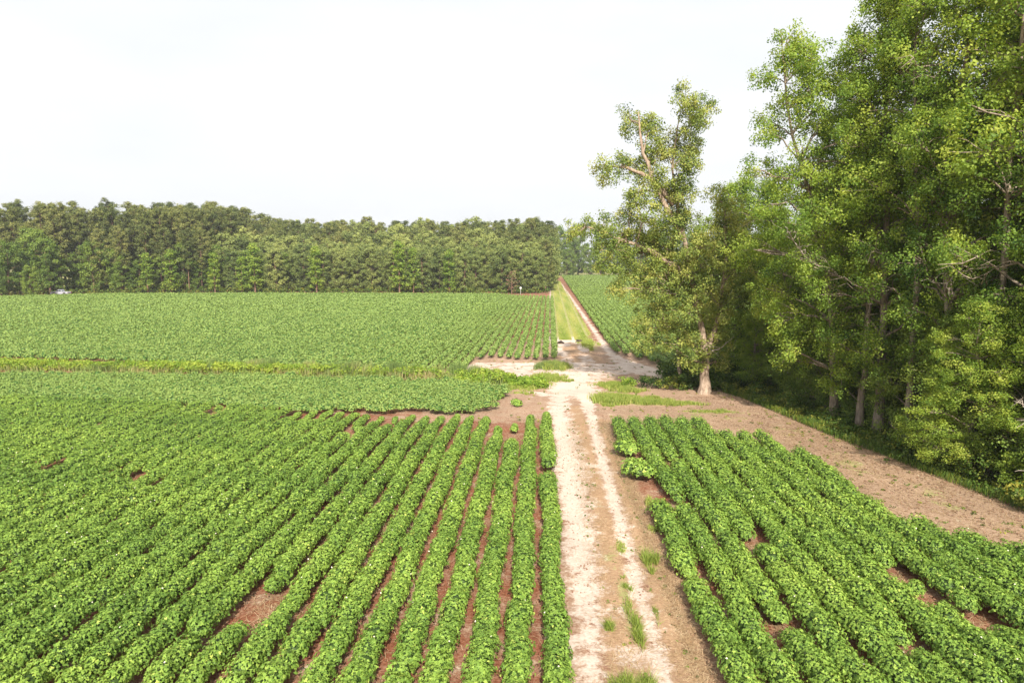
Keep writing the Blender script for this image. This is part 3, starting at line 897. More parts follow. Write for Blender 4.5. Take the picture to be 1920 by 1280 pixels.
def dead_branch(pts, r, label, twigs=14):
    mb = MB()
    p = np.array(pts, float)
    u = np.linspace(0, 1, 12); tt = np.linspace(0, 1, len(p))
    q = np.stack([np.interp(u, tt, p[:, k]) for k in range(3)], -1) + rng.normal(0, .05, (12, 3))
    tube(mb, q, np.linspace(r, .012, 12), 6)
    for i in range(twigs):
        k = rng.integers(3, 12)
        d = rng.normal(0, 1, 3); d[2] = d[2] * .6 + .2
        L = rng.uniform(.5, 1.4)
        e = q[k] + d / np.linalg.norm(d) * L + (q[-1] - q[0]) * .08
        m = bend(q[k], e, .08, .3, 5)
        tube(mb, m, np.linspace(r * .3, .006, 5), 4)
        tube(mb, bend(m[2], m[2] + rng.normal(0, .35, 3), .05, .3, 4), np.linspace(r * .16, .005, 4), 3)
    return tag(mb.build('dead_branch', M_DEADWOOD, smooth=True), label, 'branch')
dead_branch([(19.0, 45.4, 8.2), (17.2, 43.6, 9.8), (15.4, 42.6, 10.8), (14.2, 42.0, 12.4)], .085, 'bare pale dead limb reaching out of the first woodland tree over the path', 20)
dead_branch([(20.8, 30.4, 5.4), (20.2, 29.5, 4.4), (20.7, 29.2, 3.0), (20.5, 29.2, 1.9)], .07, 'bleached dead branch hanging down in front of the dark woodland edge', 10)
dead_branch([(21.8, 38.0, 9.6), (20.6, 36.0, 9.9), (19.6, 35.0, 9.2)], .06, 'short bare twiggy branch high on the third woodland-edge tree', 12)
dead_branch([(12.9, 55.2, 3.2), (13.9, 54.9, 3.6), (14.9, 54.6, 4.6)], .09, 'broken stub limb low on the lone leaning tree', 3)

# second slim stem beside the lone tree
tb = make_tree('broadleaf_tree', [[(0, 0, 0), (-.1, 0, 2), (-.3, 0, 4), (-1.0, 0, 6.5), (-1.3, 0, 8.6)]],
               [(-1.3, 0, 8.2, 1.1), (-.4, .3, 6.5, 1.1), (-2.0, -.2, 6.6, 1.1), (-1.2, .2, 5.2, 1.0), (-.2, .2, 2.6, .6), (.4, 0, 4.4, .8)], .16, M_OAK, M_OBARK, size=.2, nper=40, srad=.45, tint=.5)
tb.location = (11.9, 59.6, 0)
tag(tb, 'slim crooked young tree tucked under the crown of the lone leaning tree', 'tree')

# ------------------------------------------------------------------ pine wood
def make_pine(seed, h, base, rm, nb, mat, bark, npb=34, nsz=.62, name='pine_tree', r0=.2, tint=.5, cone=.0, shape='needle'):
    g = np.random.default_rng(seed)
    root = empty(name)
    wood_, cr = MB(), MB()
    lx, ly = g.normal(0, .35, 2)
    p = np.array([(0, 0, -.1), (lx * .2, ly * .2, h * .3), (lx * .6, ly * .6, h * .6), (lx, ly, h * .97)])
    u = np.linspace(0, 1, 9)
    q = np.stack([np.interp(u, [0, .3, .6, 1], p[:, k]) for k in range(3)], -1)
    tube(wood_, q, r0 * (1 - u) ** .8 + .03, 6)
    C, Rr, T = [], [], []
    for i in range(nb):
        t_ = (i + .5) / nb
        z = base + (h - base) * t_
        pr = rm * (np.interp(t_, [0, .25, .6, .9, 1], [.60, .92, 1.0, .72, .35]) * (1 - cone) + cone * (1 - t_ * .93))
        a = i * 2.39996 + g.uniform(-.6, .6)
        rr = pr * g.uniform(.45, 1.05)
        c = np.array([lx * t_ + rr * math.cos(a), ly * t_ + rr * math.sin(a), z + .10 * rr + g.normal(0, .2)])
        tr = np.array([lx * t_, ly * t_, z - .25 * rr])
        tube(wood_, np.stack([tr, (tr + c) / 2 + (0, 0, .1), c]), [.06, .045, .02], 4)
        C.append(c); Rr.append(g.uniform(.75, 1.25) * (.55 + .16 * rm))
        for s in range(2):
            m = tr + (c - tr) * g.uniform(.45, .95) + g.normal(0, .35, 3)
            C.append(m); Rr.append(g.uniform(.55, .95) * (.5 + .12 * rm))
    C = np.array(C); Rr = np.array(Rr)
    idx = np.repeat(np.arange(len(C)), npb); m = len(idx)
    d = rng.normal(size=(m, 3)); d[:, 2] = d[:, 2] * .7 + .25; d /= np.linalg.norm(d, axis=1, keepdims=True)
    off = d * (rng.random(m) ** .5)[:, None] * Rr[idx][:, None]; off[:, 2] *= .85
    pos = C[idx] + off
    if shape == 'needle':
        nr = d * .7 + rng.normal(0, .4, (m, 3)) + np.array([0, 0, .35])
        leaves(cr, pos, nr, nsz * rng.uniform(.7, 1.2, m), tint + rng.normal(0, .13, m) + g.normal(0, .12, len(C))[idx] + .12 * off[:, 2] / Rr[idx], 'needle', along=d)
    else:
        nr = d * .6 + rng.normal(0, .45, (m, 3)) + np.array([0, 0, .5])
        leaves(cr, pos, nr, nsz * rng.uniform(.7, 1.2, m), tint + rng.normal(0, .13, m) + g.normal(0, .12, len(C))[idx], 'kite')
    wood_.build('trunk', bark, root, smooth=True)
    cr.build('crown', mat, root)
    return root

ptemps = {
    'old': [(make_pine(s, 27, 10.5, 3.9, 44, M_PINE, M_PBARK, 95, .38), 27) for s in (21, 22, 23, 24)],
    'mid': [(make_pine(s, 22, 3.5, 4.0, 50, M_PINE, M_PBARK, 90, .38), 22) for s in (31, 32, 33)],
    'young': [(make_pine(s, 15, 1.3, 3.7, 46, M_YPINE, M_PBARK, 90, .34), 15) for s in (41, 42, 43)],
    'gum': [(make_pine(s, 13, 1.0, 2.6, 30, M_TREE, M_PBARK, 34, .42, 'broadleaf_tree', .15, .52, .75, 'kite'), 13) for s in (51, 52)],
    'oak': [(make_pine(s, 15, 1.0, 4.6, 38, M_DARKTREE, M_PBARK, 95, .42, 'broadleaf_tree', .25, .55, .1, 'kite'), 15) for s in (61, 62, 63)],
}
pused = set()
def pplace(kind, x, y, h, label, group=None, sx=1.0):
    i = int(rng.integers(len(ptemps[kind])))
    base, h0 = ptemps[kind][i]
    o = base if (kind, i) not in pused else copy_tree(base)
    pused.add((kind, i))
    s = h / h0
    o.location = (x, y, 0); o.rotation_euler = (0, 0, rng.uniform(0, 6.28)); o.scale = (s * sx, s * sx, s)
    for k in ('label', 'category', 'group'):
        if k in o: del o[k]
    return tag(o, label, 'tree', group)

FX = [-150, -137, -104, -43, -5, 4]
FY = [190, 209, 219, 221.5, 216, 222]
GO = ('tall slender pine with a bare trunk in the old stand of the wood', 'tall old pines of the wood')
GM = ('dark green pine rising in the middle of the wood', 'pines inside the wood')
GY = ('pale green young pine with branches down to the ground in the front of the wood', 'young pines along the wood front')
nfor = 0
for ri, d in enumerate([0, 5, 10, 15.5, 21.5, 28, 35, 43, 52, 62]):
    x = -158.0 - d * .3
    while x < 3.0:
        fy = float(np.interp(x, FX, FY))
        px, py = x + rng.normal(0, .9), fy + d + 1.5 + rng.normal(0, 1.0)
        old = px < -100 - .25 * d + 6 * math.sin(d)
        if px < -134 and d < 12:
            x += 5; continue
        if old:
            h = min(29.0, 25.5 + .10 * d) + rng.normal(0, .7)
            if px < -140: h -= 1.5
            if d == 0 or rng.random() < .15: h -= 6
            kind = 'old' if rng.random() < .8 else 'mid'
            pplace(kind, px, py, h, *GO, sx=1.0)
        else:
            h = (float(np.interp(d, [0, 10, 23, 38, 58], [13, 15, 18.5, 21.5, 24.5])) + (5.0 * math.exp(-max(0, px + 104 + .25 * d) / 16) if d > 8 else 0)) * rng.normal(1, .05)
            # the young stand in front of the old pines at its open end
            if -104 < px < -70: h *= .98
            kind = 'young' if d < 17 or rng.random() < .25 else 'mid'
            pplace(kind, px, py, h, *(GY if d < 17 else GM), sx=1.08)
        nfor += 1
        x += 5.4 + rng.uniform(-.8, 1.0) + (.6 if d > 20 else 0)
# the edge of the wood along the grass lane
for k, y in enumerate(np.arange(229, 380, 8.5)):
    x = 1.5 + .018 * (y - 220) + rng.normal(0, .6)
    pplace('young' if k % 3 else 'mid', x, y, float(np.interp(y, [228, 250, 300, 380], [16, 20, 23, 24])) + rng.normal(0, 1), 'pine lining the grass lane where it runs along the wood', 'pines along the grass lane', 1.0)
    pplace('mid', x - 6, y + 3, float(np.interp(y, [228, 250, 300, 380], [19, 23, 26, 26])) + rng.normal(0, 1), *GM, sx=1.1)
for k in range(46):
    x = -160 + k * 1.75 + rng.normal(0, .8); dd = (3, 13, 26)[k % 3]
    if x < -128 and dd < 10: dd = 18
    pplace('oak', x, float(np.interp(x, FX, FY)) + dd, float(rng.normal(11.5, 1.6)), 'shaded understorey tree between the bare trunks of the tall old pines', 'understorey trees of the old pine stand', 1.1)
# broadleaf trees of the wood front: (x, y, height)
GG = [(-119, 212, 12, 'bright green broadleaf tree at the pine wood front just past the parked pickup'), (-112.5, 213.5, 13, 'leafy tree, second past the pickup along the pine wood front'), (-100, 216, 12, 'green broad tree beneath the tall old pines'),
      (-92, 217, 11, 'narrow green tree where the tall old pines end'), (-88, 217.5, 15, 'tall narrow green tree at the start of the young pines'), (-69, 218.5, 14, 'solitary broadleaf tree among the young pines nearer the old stand'),
      (-43.2, 218.8, 15.5, 'tallest pointed bright green tree at the middle of the wood front'), (-38.8, 218.6, 13.5, 'pointed bright green tree paired beside the tallest one'), (-27.5, 218, 13, 'bright broadleaf tree with a pale trunk nearer the grass lane')]
for x, y, h, lab in GG:
    pplace('gum', x, y, h, lab, None, 1.15)
# dark broadleaf group at the open corner of the wood
DK = [(-147, 186, 10.5, 'round green tree at the very end of the wood, nearest the cotton'), (-139.5, 190, 8.5, 'low round green tree next to the last tree of the wood'), (-151, 197, 15, 'dark broadleaf tree behind the low trees at the end of the wood'),
      (-143, 203, 16, 'tall dark broadleaf tree behind the parked pickup'), (-135, 211, 15.5, 'dark broadleaf tree close beside the parked pickup'), (-128, 213.5, 13, 'shaded broadleaf tree between the pickup and the bright trees'), (-156, 188, 14, 'dark tree at the outer end of the wood'),
      (-150, 208, 19, 'high dark broadleaf tree where the tall pines begin')]
for x, y, h, lab in DK:
    pplace('oak', x, y, h, lab, None, 1.0)
# far treeline across the end of the long field
for k in range(60):
    x = 2 + k * 5.0 + rng.normal(0, 1.2)
    pplace('oak', x, 444 + rng.normal(0, 2) + (k % 3) * 7, float(rng.normal((17, 24, 29)[k % 3], 1.6)), 'hazy broadleaf tree in the treeline closing the long field', 'trees closing the long field', (1.2, .95, .85)[k % 3])
# two dying pines
o = make_pine(77, 7, 1.0, 2.2, 14, M_DEAD, M_PBARK, 5, .4, 'dead_pine', .12)
o.location = (-8.2, 213.2, 0)
tag(o, 'dead reddish-brown pine at the wood corner by the grass lane', 'tree')
o2 = copy_tree(o); o2.location = (1.4, 222, 9.2); o2.scale = (.45, .45, .4)
for c in list(o2.children):
    if c.name.startswith('trunk'): bpy.data.objects.remove(c)
bpy.data.objects.remove(o2.children[0]) if o2.children else None
bpy.data.objects.remove(o2)

# low scrub at the foot of the wood
mb = MB()
xs = rng.uniform(-150, 3, 900); ys = np.interp(xs, FX, FY) - 1.2 + rng.uniform(-.6, .8, 900)
C = np.stack([xs, ys, rng.uniform(.2, 1.3, 900)], -1)
spray_leaves(mb, C, .7, 9, .45, 'kite', .5)
tag(mb.build('undergrowth', M_WEED), 'low scrub along the foot of the pine wood', 'undergrowth', kind='stuff')

# white marker post at the wood corner
mp_ = empty('marker_post', (-5.5, 212.0, 0))
mb = MB(); tube(mb, [(0, 0, 0), (0, 0, 1.9)], .05, 8); mb.build('post', paint_mat('post_paint', (.6, .6, .58)), mp_)
mb = MB()
v = np.array([(-.25, -.07, 1.5), (.25, -.07, 1.5), (.25, -.07, 2.1), (-.25, -.07, 2.1), (-.25, -.04, 1.5), (.25, -.04, 1.5), (.25, -.04, 2.1), (-.25, -.04, 2.1)])
mb.add(v, [(0, 1, 2, 3), (5, 4, 7, 6), (0, 4, 5, 1), (3, 2, 6, 7), (0, 3, 7, 4), (1, 5, 6, 2)]); mb.build('plate', paint_mat('plate_paint', (.85, .85, .83)), mp_)
tag(mp_, 'small white marker on a post at the wood corner by the grass lane', 'post')

# ------------------------------------------------------------------ pickup at the wood
def profile_solid(mb, prof, y0, y1, mi=0, inset=0.0):
    p = np.array(prof, float); n = len(p)
    A = np.stack([p[:, 0], np.full(n, y0), p[:, 1]], -1); B = np.stack([p[:, 0], np.full(n, y1), p[:, 1]], -1)
    if inset:
        m = p[:, 1] > p[:, 1].max() - .12
        A[m, 1] += inset; B[m, 1] -= inset
    mb.add(np.concatenate([A, B]), np.array([(i, (i + 1) % n, n + (i + 1) % n, n + i) for i in range(n)]), mi)
    mb.add(A, np.arange(n)[None, ::-1], mi); mb.add(B, np.arange(n)[None], mi)
tr = empty('pickup_truck', (-138.6, 201.0, 0.0), 0.0, .9)
M_SILV = paint_mat('silver_paint', (.46, .48, .53), .4, .3)
M_GLASS = paint_mat('dark_glass', (.03, .035, .04), .08)
M_TYRE = paint_mat('rubber', (.03, .03, .03), .8)
M_RIM = paint_mat('rim_metal', (.5, .5, .5), .3, .8)
mb = MB()
profile_solid(mb, [(-2.85, .45), (-2.3, .45), (-2.25, .75), (-1.95, .92), (-1.6, .92), (-1.35, .75), (-1.3, .42), (1.25, .42), (1.3, .75), (1.55, .92), (1.9, .92), (2.15, .75), (2.2, .45), (2.85, .5), (2.88, 1.15), (.75, 1.18), (-1.15, 1.18), (-2.6, 1.05), (-2.88, .85)], -.95, .95)
mb.build('body', M_SILV, tr)
mb = MB(); profile_solid(mb, [(-1.2, 1.183), (.85, 1.183), (.68, 1.80), (-.42, 1.82)], -.86, .86, inset=.12); cab = mb.build('cab', M_SILV, tr)
for sgn in (-1, 1):
    for prof in ([(-.92, 1.25), (-.12, 1.25), (-.12, 1.70), (-.40, 1.70)], [(-.02, 1.25), (.68, 1.25), (.58, 1.70), (-.02, 1.70)]):
        mb = MB(); y = sgn * .845
        profile_solid(mb, prof, min(y, y + sgn * .03), max(y, y + sgn * .03)); mb.build('window', M_GLASS, cab)
mb = MB(); mb.add([(-1.13, -.74, 1.25), (-1.13, .74, 1.25), (-.50, .66, 1.76), (-.50, -.66, 1.76)], [(0, 1, 2, 3)]); mb.v[0][:, 0] -= .03; mb.build('windscreen', M_GLASS, cab)
for xx in (-1.78, 1.72):
    for sgn in (-1, 1):
        mb = MB(); tube(mb, [(xx, sgn * .62, .38), (xx, sgn * .96, .38)], .385, 18); mb.add(mb.v[0][:18], np.arange(18)[None, ::-1])
        wh = mb.build('wheel', M_TYRE, tr)
        mb = MB(); tube(mb, [(xx, sgn * .90, .38), (xx, sgn * .975, .38)], .22, 14); mb.build('rim', M_RIM, wh)
for sgn in (-1, 1):
    mb = MB(); profile_solid(mb, [(-2.91, .72), (-2.6, .74), (-2.6, .92), (-2.89, .86)], sgn * .72 - .17, sgn * .72 + .17); mb.build('headlight', paint_mat('lamp_glass', (.8, .8, .8), .1), tr)
    mb = MB(); profile_solid(mb, [(2.86, .75), (2.90, .75), (2.90, 1.08), (2.86, 1.08)], sgn * .86 - .07, sgn * .86 + .07); mb.build('tail_light', paint_mat('red_lens', (.4, .02, .02), .2), tr)
mb = MB(); profile_solid(mb, [(-2.98, .42), (-2.86, .42), (-2.86, .64), (-2.98, .62)], -.92, .92); mb.build('bumper', M_RIM, tr)
mb = MB(); profile_solid(mb, [(2.86, .42), (3.0, .45), (3.0, .62), (2.86, .62)], -.92, .92); mb.build('bumper', M_RIM, tr)
tag(tr, 'silver crew-cab pickup truck parked at the edge of the wood behind the cotton', 'truck')

# ------------------------------------------------------------------ grasses and weeds
def blades(mb, x, y, h, wd=.012, tint=.5, lean=.35, mi=0):
    n = len(x)
    a = rng.uniform(0, 6.283, n)
    h = h * rng.uniform(.55, 1.15, n)
    dx, dy = np.cos(a), np.sin(a)
    ln = rng.uniform(.05, lean, n) * h
    wd = wd * rng.uniform(.7, 1.3, n)
    b = rng.uniform(0, 6.283, n); wx, wy = np.cos(b) * wd, np.sin(b) * wd
    z = np.zeros(n)
    V = np.stack([np.stack([x - wx, y - wy, z], -1), np.stack([x + wx, y + wy, z], -1),
                  np.stack([x + dx * ln * .35 + wx * .8, y + dy * ln * .35 + wy * .8, h * .6], -1), np.stack([x + dx * ln * .35 - wx * .8, y + dy * ln * .35 - wy * .8, h * .6], -1),
                  np.stack([x + dx * ln, y + dy * ln, h], -1)], 1)
    k = (np.arange(n) * 5)[:, None]
    t = np.repeat(np.clip(tint + rng.normal(0, .15, n), 0, 1), 5)
    b0 = mb.n
    mb.add(V.reshape(-1, 3), k + np.array([[0, 1, 2, 3]]), mi, t)
    mb.f.append((k + np.array([[3, 2, 4]]) + b0, mi))

def scatter_blob(n, cx, cy, rx, ry):
    m = max(5, int(n / 60))
    sx, sy = rng.normal(0, .42, m) * rx, rng.normal(0, .42, m) * ry
    k = rng.integers(0, m, n); s_ = rng.uniform(.05, .22, m)[k]
    return cx + sx[k] + rng.normal(0, 1, n) * rx * s_, cy + sy[k] + rng.normal(0, 1, n) * ry * s_

for (cx, cy, rx, ry, h, n, lab) in ((3.92, 23.6, .26, .85, .50, 900, 'tall green grass tuft on the woodland-side rut, beyond the long strip'), (2.78, 19.6, .14, 1.5, .38, 1100, 'long narrow strip of green grass between the two ruts'),
                                    (1.98, 19.2, .14, .35, .36, 420, 'small grass tuft at the edge of the wider pale rut'), (2.25, 16.4, .75, .55, .42, 1500, 'wide bushy grass tuft in the middle of the track, closest to the camera'),
                                    (3.52, 20.0, .08, .8, .24, 160, 'sparse thin grass line beside the narrow pale rut'), (2.85, 21.9, .16, .4, .26, 260, 'small grass tuft at the far end of the long grass strip')):
    mb = MB(); x, y = scatter_blob(int(n * .6), 0, 0, rx * 1.3, ry)
    blades(mb, x, y, h * .9, .008, .5, 1.1)
    o = mb.build('grass_tuft', M_GRASS); o.location = (cx, cy, 0.004)
    tag(o, lab, 'grass tuft')

# short weedy grass patches round the crossing
mb = MB()
for (cx, cy, rx, ry, h, n) in ((7.6, 51.4, 2.6, .9, .36, 3600), (5.4, 52.4, 1.5, 1.5, .42, 4200), (9.9, 51.0, 1.8, .6, .26, 1800), (6.4, 53.6, 1.6, .7, .22, 1300), (8.6, 52.9, 1.0, .5, .3, 700), (4.9, 50.4, .6, .5, .2, 350), (7.2, 56.2, 1.4, .8, .3, 1500), (6.2, 58.6, 1.6, 1.4, .3, 3500), (.6, 61.5, 1.4, 2.6, .35, 4000), (1.4, 68.2, 1.2, 1.9, .55, 3500), (-1.5, 57.5, 1.5, 1.5, .3, 2500), (3.0, 25, .35, .9, .12, 500),
                               (2.4, 60.4, .5, .5, .25, 500), (12, 48.5, 2.2, .5, .18, 900), (4.6, 27.0, .3, .8, .2, 200), (.25, 32.8, .25, .6, .25, 260), (4.75, 29.9, .25, .5, .35, 200), (5.9, 89, 1.1, 6, .25, 3500), (-1.0, 54.8, .8, .3, .2, 300)):
    x, y = scatter_blob(n, cx, cy, rx, ry)
    blades(mb, x, y, h, .012 + .0002 * cy, .62, .7)
tag(mb.build('grass', M_GRASS), 'patches of green grass round the crossing of track and field path', 'grass', kind='stuff')

# lane turf
mb = MB()
n = 42000
y = 92 + (rng.random(n) ** 1.6) * 240; x = interp(y, [91, 94, 100, 150, 200, 340], [4.2, 4.3, 4.7, 5.2, 6.0, 7.9]) + rng.uniform(-1, 1, n) * interp(y, [91, 100, 200, 340], [1.6, 2.6, 2.6, 2.1])
k = np.abs(np.sin((x - .015 * y - 3.1) * 1.55)) > .3
blades(mb, x[k], y[k], .12, .03, .70 + .25 * np.sin(x[k] * 2.3) * np.sin(y[k] * .11), .8)
tag(mb.build('grass', M_GRASS), 'short yellowing turf on the lane between the two far fields', 'grass', kind='stuff')

# ditch: bright creeping weeds and taller reedy grass
mb = MB()
n = 2600
x = rng.uniform(-62, -2, n); c = interp(x, [-62, -50.6, -25, -7.4, -2], [66.2, 65.8, 64.2, 61.8, 59.0])
y = c + rng.normal(0, .55, n)
dens = .55 + .45 * np.sin(x * .35) * np.sin(x * .13 + 1)
lime = np.where(x < -24, 1.3, .5) * dens
k = rng.random(n) < lime
C = np.stack([x[k], y[k], rng.uniform(.2, .8, k.sum())], -1)
spray_leaves(mb, C, .42, 36, .17, 'kite', .62, flat=.6)
a = rng.uniform(0, 6.28, 330); q = np.sqrt(rng.random(330))
C = np.stack([-4.6 + np.cos(a) * q * 2.6, 60.6 + np.sin(a) * q * 1.5, .15 + .85 * (1 - q ** 2) * rng.random(330)], -1)
spray_leaves(mb, C, .42, 40, .2, 'kite', .62, flat=.6)
C = np.stack([rng.uniform(-2.5, .6, 130), rng.uniform(57.0, 60.5, 130), rng.uniform(.08, .45, 130)], -1)
spray_leaves(mb, C, .35, 34, .19, 'kite', .45, flat=.6)
tag(mb.build('ditch_weeds', M_LIME), 'bright yellow-green creeping weeds filling the ditch', 'weeds', kind='stuff')
mb = MB()
def ditchline(x): return interp(x, [-62, -50.6, -25, -7.4, -2], [66.9, 66.5, 64.9, 62.4, 59.4])
x = rng.uniform(-31, -3, 16000); x = x[rng.random(len(x)) < .45 + .5 * np.sin(x * .9 + np.sin(x * 2.3))]; y = ditchline(x) + rng.normal(0, .6, len(x)) + .3 * np.sin(x * 1.3)
blades(mb, x, y, .85 + .45 * np.abs(np.sin(x * .37 + 1)), .022, .45 + .25 * np.sin(x * 1.1), .22)
x = rng.uniform(-62, -29, 16000); x = x[rng.random(len(x)) < .5 + .5 * np.sin(x * .7 + 2 * np.sin(x * .31))]; y = ditchline(x) - .5 + rng.normal(0, .9, len(x))
blades(mb, x, y, .62, .024, .62 + .2 * np.sin(x * .8), .5)
x = rng.uniform(-62, -3, 10000); y = ditchline(x) - .5 + rng.normal(0, .8, len(x))
blades(mb, x, y, .75, .022, .6 + .25 * np.sin(x * .53 + 1), .45)
x, y = scatter_blob(2500, 1.2, 68.5, 1.3, 1.6)
blades(mb, x, y, .6, .02, .35, .4)
tag(mb.build('reed_grass', M_REED), 'tall tan-green reedy grass standing along the ditch', 'grass', kind='stuff')

# undergrowth along the woodland edge
mb = MB()
n = 3400
y = rng.uniform(14, 58, n); e = interp(y, [0, 22, 29.4, 33.3, 38.3, 41.8, 46.7, 53.9, 60], [22.5, 21.4, 20.2, 19.3, 18.2, 17.3, 16.5, 15.2, 13])
x = e + .5 + rng.random(n) ** 1.2 * 4.5
pn = .5 + .5 * np.sin(y * 1.1 + 2 * np.sin(x * .9)) * np.sin(x * 1.3 + y * .37)
k = rng.random(n) < .25 + .75 * pn
x, y, e, pn, n = x[k], y[k], e[k], pn[k], int(k.sum())
C = np.stack([x, y, rng.uniform(.06, .8, n) * pn * np.clip((x - e) * .8 + .1, .1, 1.2)], -1)
spray_leaves(mb, C, .36, 30, .15, 'kite', .50, flat=.7, tvar=.2)
y = rng.uniform(15, 56, 16000); e = interp(y, [0, 22, 29.4, 33.3, 38.3, 41.8, 46.7, 53.9, 60], [22.5, 21.4, 20.2, 19.3, 18.2, 17.3, 16.5, 15.2, 13])
blades(mb, e + rng.random(16000) ** 1.2 * 3.4 + .1, y, .45, .014, .5, .5)
x, y = rng.uniform(11, 24, 900), rng.uniform(57, 66, 900)
spray_leaves(mb, np.stack([x, y, rng.uniform(.1, 1.0, 900)], -1), .5, 22, .2, 'kite', .3, flat=.7)
tag(mb.build('undergrowth', M_WEED), 'weeds and grasses tangled along the shaded woodland edge', 'undergrowth', kind='stuff')

# loose dry straw on track and paths
mb = MB()
def straws(x, y, L, tint=.6):
    n = len(x)
    a = rng.uniform(0, 3.14, n); L = L * rng.uniform(.4, 1.3, n)
    dx, dy = np.cos(a) * L, np.sin(a) * L; wx, wy = -np.sin(a) * .0045, np.cos(a) * .0045
    z = rng.uniform(.03, .10, n); z2 = rng.uniform(.03, .10, n)
    V = np.stack([np.stack([x - wx, y - wy, z], -1), np.stack([x + dx - wx, y + dy - wy, z2], -1), np.stack([x + dx + wx, y + dy + wy, z2], -1), np.stack([x + wx, y + wy, z], -1)], 1)
    mb.add(V.reshape(-1, 3), (np.arange(n) * 4)[:, None] + np.arange(4)[None], 0, np.repeat(rng.uniform(.2, 1, n), 4))
y = 15 + rng.random(16000) * 30; straws(interp(y, [15, 45], [3.95, 4.2]) + rng.normal(0, .28, len(y)), y, .22)
y = 15 + rng.random(9000) * 30; straws(2.4 + rng.normal(0, .4, len(y)), y, .18)
y = 20 + rng.random(15000) * 30; l = interp(y, [8, 20, 26.2, 28.6, 29.5, 40.4, 43.2, 46.4, 53], [26.5, 20.5, 16.4, 14.4, 13.6, 13.9, 12.4, 5.4, 5.4]); r_ = interp(y, [8, 22, 29.4, 33.3, 38.3, 41.8, 46.7, 53], [31, 25, 20.5, 19.6, 18.5, 17.6, 16.8, 15.4])
straws(l + (r_ - l) * rng.random(len(y)), y, .3)
for gx, gy, gr in GAPS:
    straws(gx + rng.normal(0, gr * .6, 260), gy + rng.normal(0, gr * .9, 260), .28)
y = rng.uniform(14, 47, 9000); straws(rng.uniform(-14, .4, len(y)), y, .2)
tag(mb.build('straw_litter', M_STRAW), 'loose dry straw scattered over soil and track', 'straw', kind='stuff')
print('forest', nfor, 'objects', len(bpy.data.objects))

# ------------------------------------------------------------------ summer haze
m, nt = new_mat('haze_air')
o_ = N(nt, 'ShaderNodeOutputMaterial')
pv = N(nt, 'ShaderNodeVolumePrincipled')
pv.inputs['Color'].default_value = (.93, .95, 1, 1)
pv.inputs['Density'].default_value = HAZE
pv.inputs['Anisotropy'].default_value = .2
nt.links.new(pv.outputs[0], o_.inputs['Volume'])
mb = MB()
X, Y0, Y1, Z0, Z1 = 950, -450, 1150, -1.0, 45
v = np.array([(sx * X, yy_, zz) for zz in (Z0, Z1) for sx, yy_ in ((-1, Y0), (1, Y0), (1, Y1), (-1, Y1))], float)
mb.add(v, [(3, 2, 1, 0), (4, 5, 6, 7), (0, 1, 5, 4), (1, 2, 6, 5), (2, 3, 7, 6), (3, 0, 4, 7)])
o = mb.build('haze', m)
tag(o, 'thin pale summer haze over the fields', 'haze', kind='stuff')

mb = MB()
y = 14 + rng.random(9000) * 40; l = interp(y, [8, 20, 26.2, 28.6, 29.5, 40.4, 43.2, 46.4, 53], [26.5, 20.5, 16.4, 14.4, 13.6, 13.9, 12.4, 5.4, 5.4]); r_ = interp(y, [8, 22, 29.4, 33.3, 38.3, 41.8, 46.7, 53], [31, 25, 20.5, 19.6, 18.5, 17.6, 16.8, 15.4])
x = l + (r_ - l) * rng.random(len(y)) ** .6
leaves(mb, np.stack([x, y, rng.uniform(.02, .07, len(y))], -1), np.array([0, 0, 1.0]) + rng.normal(0, .3, (len(y), 3)), .10, rng.uniform(0, .5, len(y)), 'kite')
y = 15 + rng.random(5000) * 33; x = np.where(rng.random(5000) < .5, interp(y, [15, 45], [3.95, 4.2]) + rng.normal(0, .25, 5000), rng.uniform(-14, .3, 5000))
leaves(mb, np.stack([x, y, rng.uniform(.03, .08, len(y))], -1), np.array([0, 0, 1.0]) + rng.normal(0, .4, (len(y), 3)), .06, rng.uniform(0, .6, len(y)), 'kite')
tag(mb.build('leaf_litter', leaf_mat('fallen_leaf', [(0, (.15, .08, .05)), (.5, (.27, .16, .10)), (1, (.44, .32, .20))], trans=0)), 'fallen brown leaves and crop litter on path and soil', 'leaf litter', kind='stuff')
mb = MB()
nq = 3000
y = 14 + rng.random(nq) * 36; x = np.where(rng.random(nq) < .3, rng.uniform(.8, 4.3, nq), rng.uniform(-13, .5, nq))
sz = rng.uniform(.015, .05, nq)
TET = np.array([(1, 0, -.2), (-.5, .8, -.2), (-.5, -.8, -.2), (0, 0, .7)])
V = np.stack([x, y, np.full(nq, .03)], -1)[:, None] + TET[None] * sz[:, None, None] * rng.uniform(.7, 1.3, (nq, 4, 1))
k = (np.arange(nq) * 4)[:, None, None]
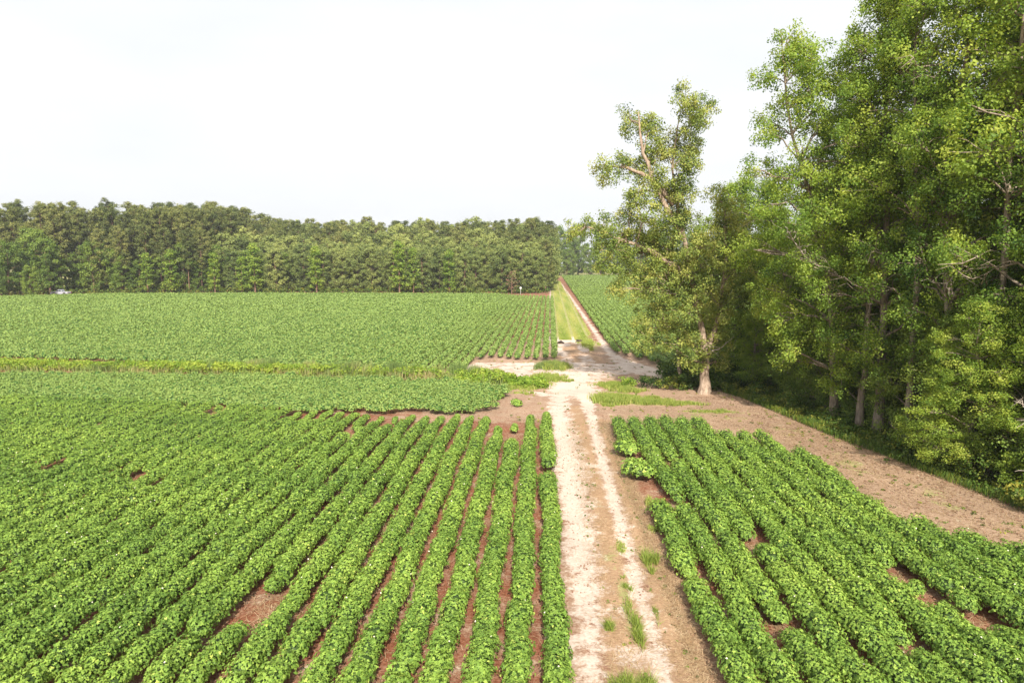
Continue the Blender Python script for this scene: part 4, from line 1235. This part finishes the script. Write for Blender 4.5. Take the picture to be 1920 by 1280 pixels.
mb.add(V.reshape(-1, 3), (np.array([(0, 1, 3), (1, 2, 3), (2, 0, 3)])[None] + k).reshape(-1, 3), 0, .5)
tag(mb.build('soil_clods', bark_mat('clod_earth', (.16, .07, .04), (.34, .18, .11))), 'small clods of red soil between the rows', 'soil clods', kind='stuff')

for (cx, cy, r_, lab) in ((2.75, 88.2, .42, 'dark lump of mud in the pale sand on the open side of the lane mouth'), (5.1, 89.6, .5, 'dark lump of mud in the pale sand nearer the long field')):
    mb = MB()
    V = DV * np.array([r_, r_ * 1.3, .34]) * rng.uniform(.7, 1.3, (len(DV), 1)); V[:, 2] = np.maximum(V[:, 2], -.02)
    mb.add(V, DQ); mb.f.append((DT, 0))
    o = mb.build('mud_lump', bark_mat('wet_mud', (.035, .025, .02), (.09, .065, .05))); o.location = (cx, cy, .02)
    tag(o, lab, 'mud')

# stray weeds dotted over the open ground
mb = MB()
nw = 260
x = rng.uniform(-9, 16, nw); y = rng.uniform(44.5, 74, nw)
k = (np.abs(x - 2.4) > 1.9) | (rng.random(nw) < .25)
k &= ~((x < -2.2) & (y > 46.5) & (y < 63)); k &= x < interp(y, [44, 54, 58, 74], [17, 15, 13, 9])
C = np.stack([x[k], y[k], rng.uniform(.04, .16, k.sum())], -1)
spray_leaves(mb, C, rng.uniform(.06, .22, len(C)), 14, .09, 'kite', .72, flat=.4)
y = rng.uniform(16, 46, 160); x = np.where(rng.random(160) < .5, 3.95 + rng.normal(0, .25, 160), 2.4 + rng.normal(0, .35, 160))
spray_leaves(mb, np.stack([x, y, np.full(160, .07)], -1), rng.uniform(.04, .12, 160), 12, .06, 'kite', .5, flat=.5)
y = rng.uniform(18, 44, 120); x = interp(y, [8, 20, 26.2, 28.6, 29.5, 40.4, 43.2], [29, 22.5, 18.4, 16.6, 15.6, 15.9, 14.4]) + rng.uniform(-1, 2.5, 120)
spray_leaves(mb, np.stack([x, y, np.full(120, .07)], -1), rng.uniform(.06, .22, 120), 14, .09, 'kite', .6, flat=.5)
tag(mb.build('stray_weeds', M_WEED), 'small stray weeds dotted over the bare soil and track', 'weeds', kind='stuff')
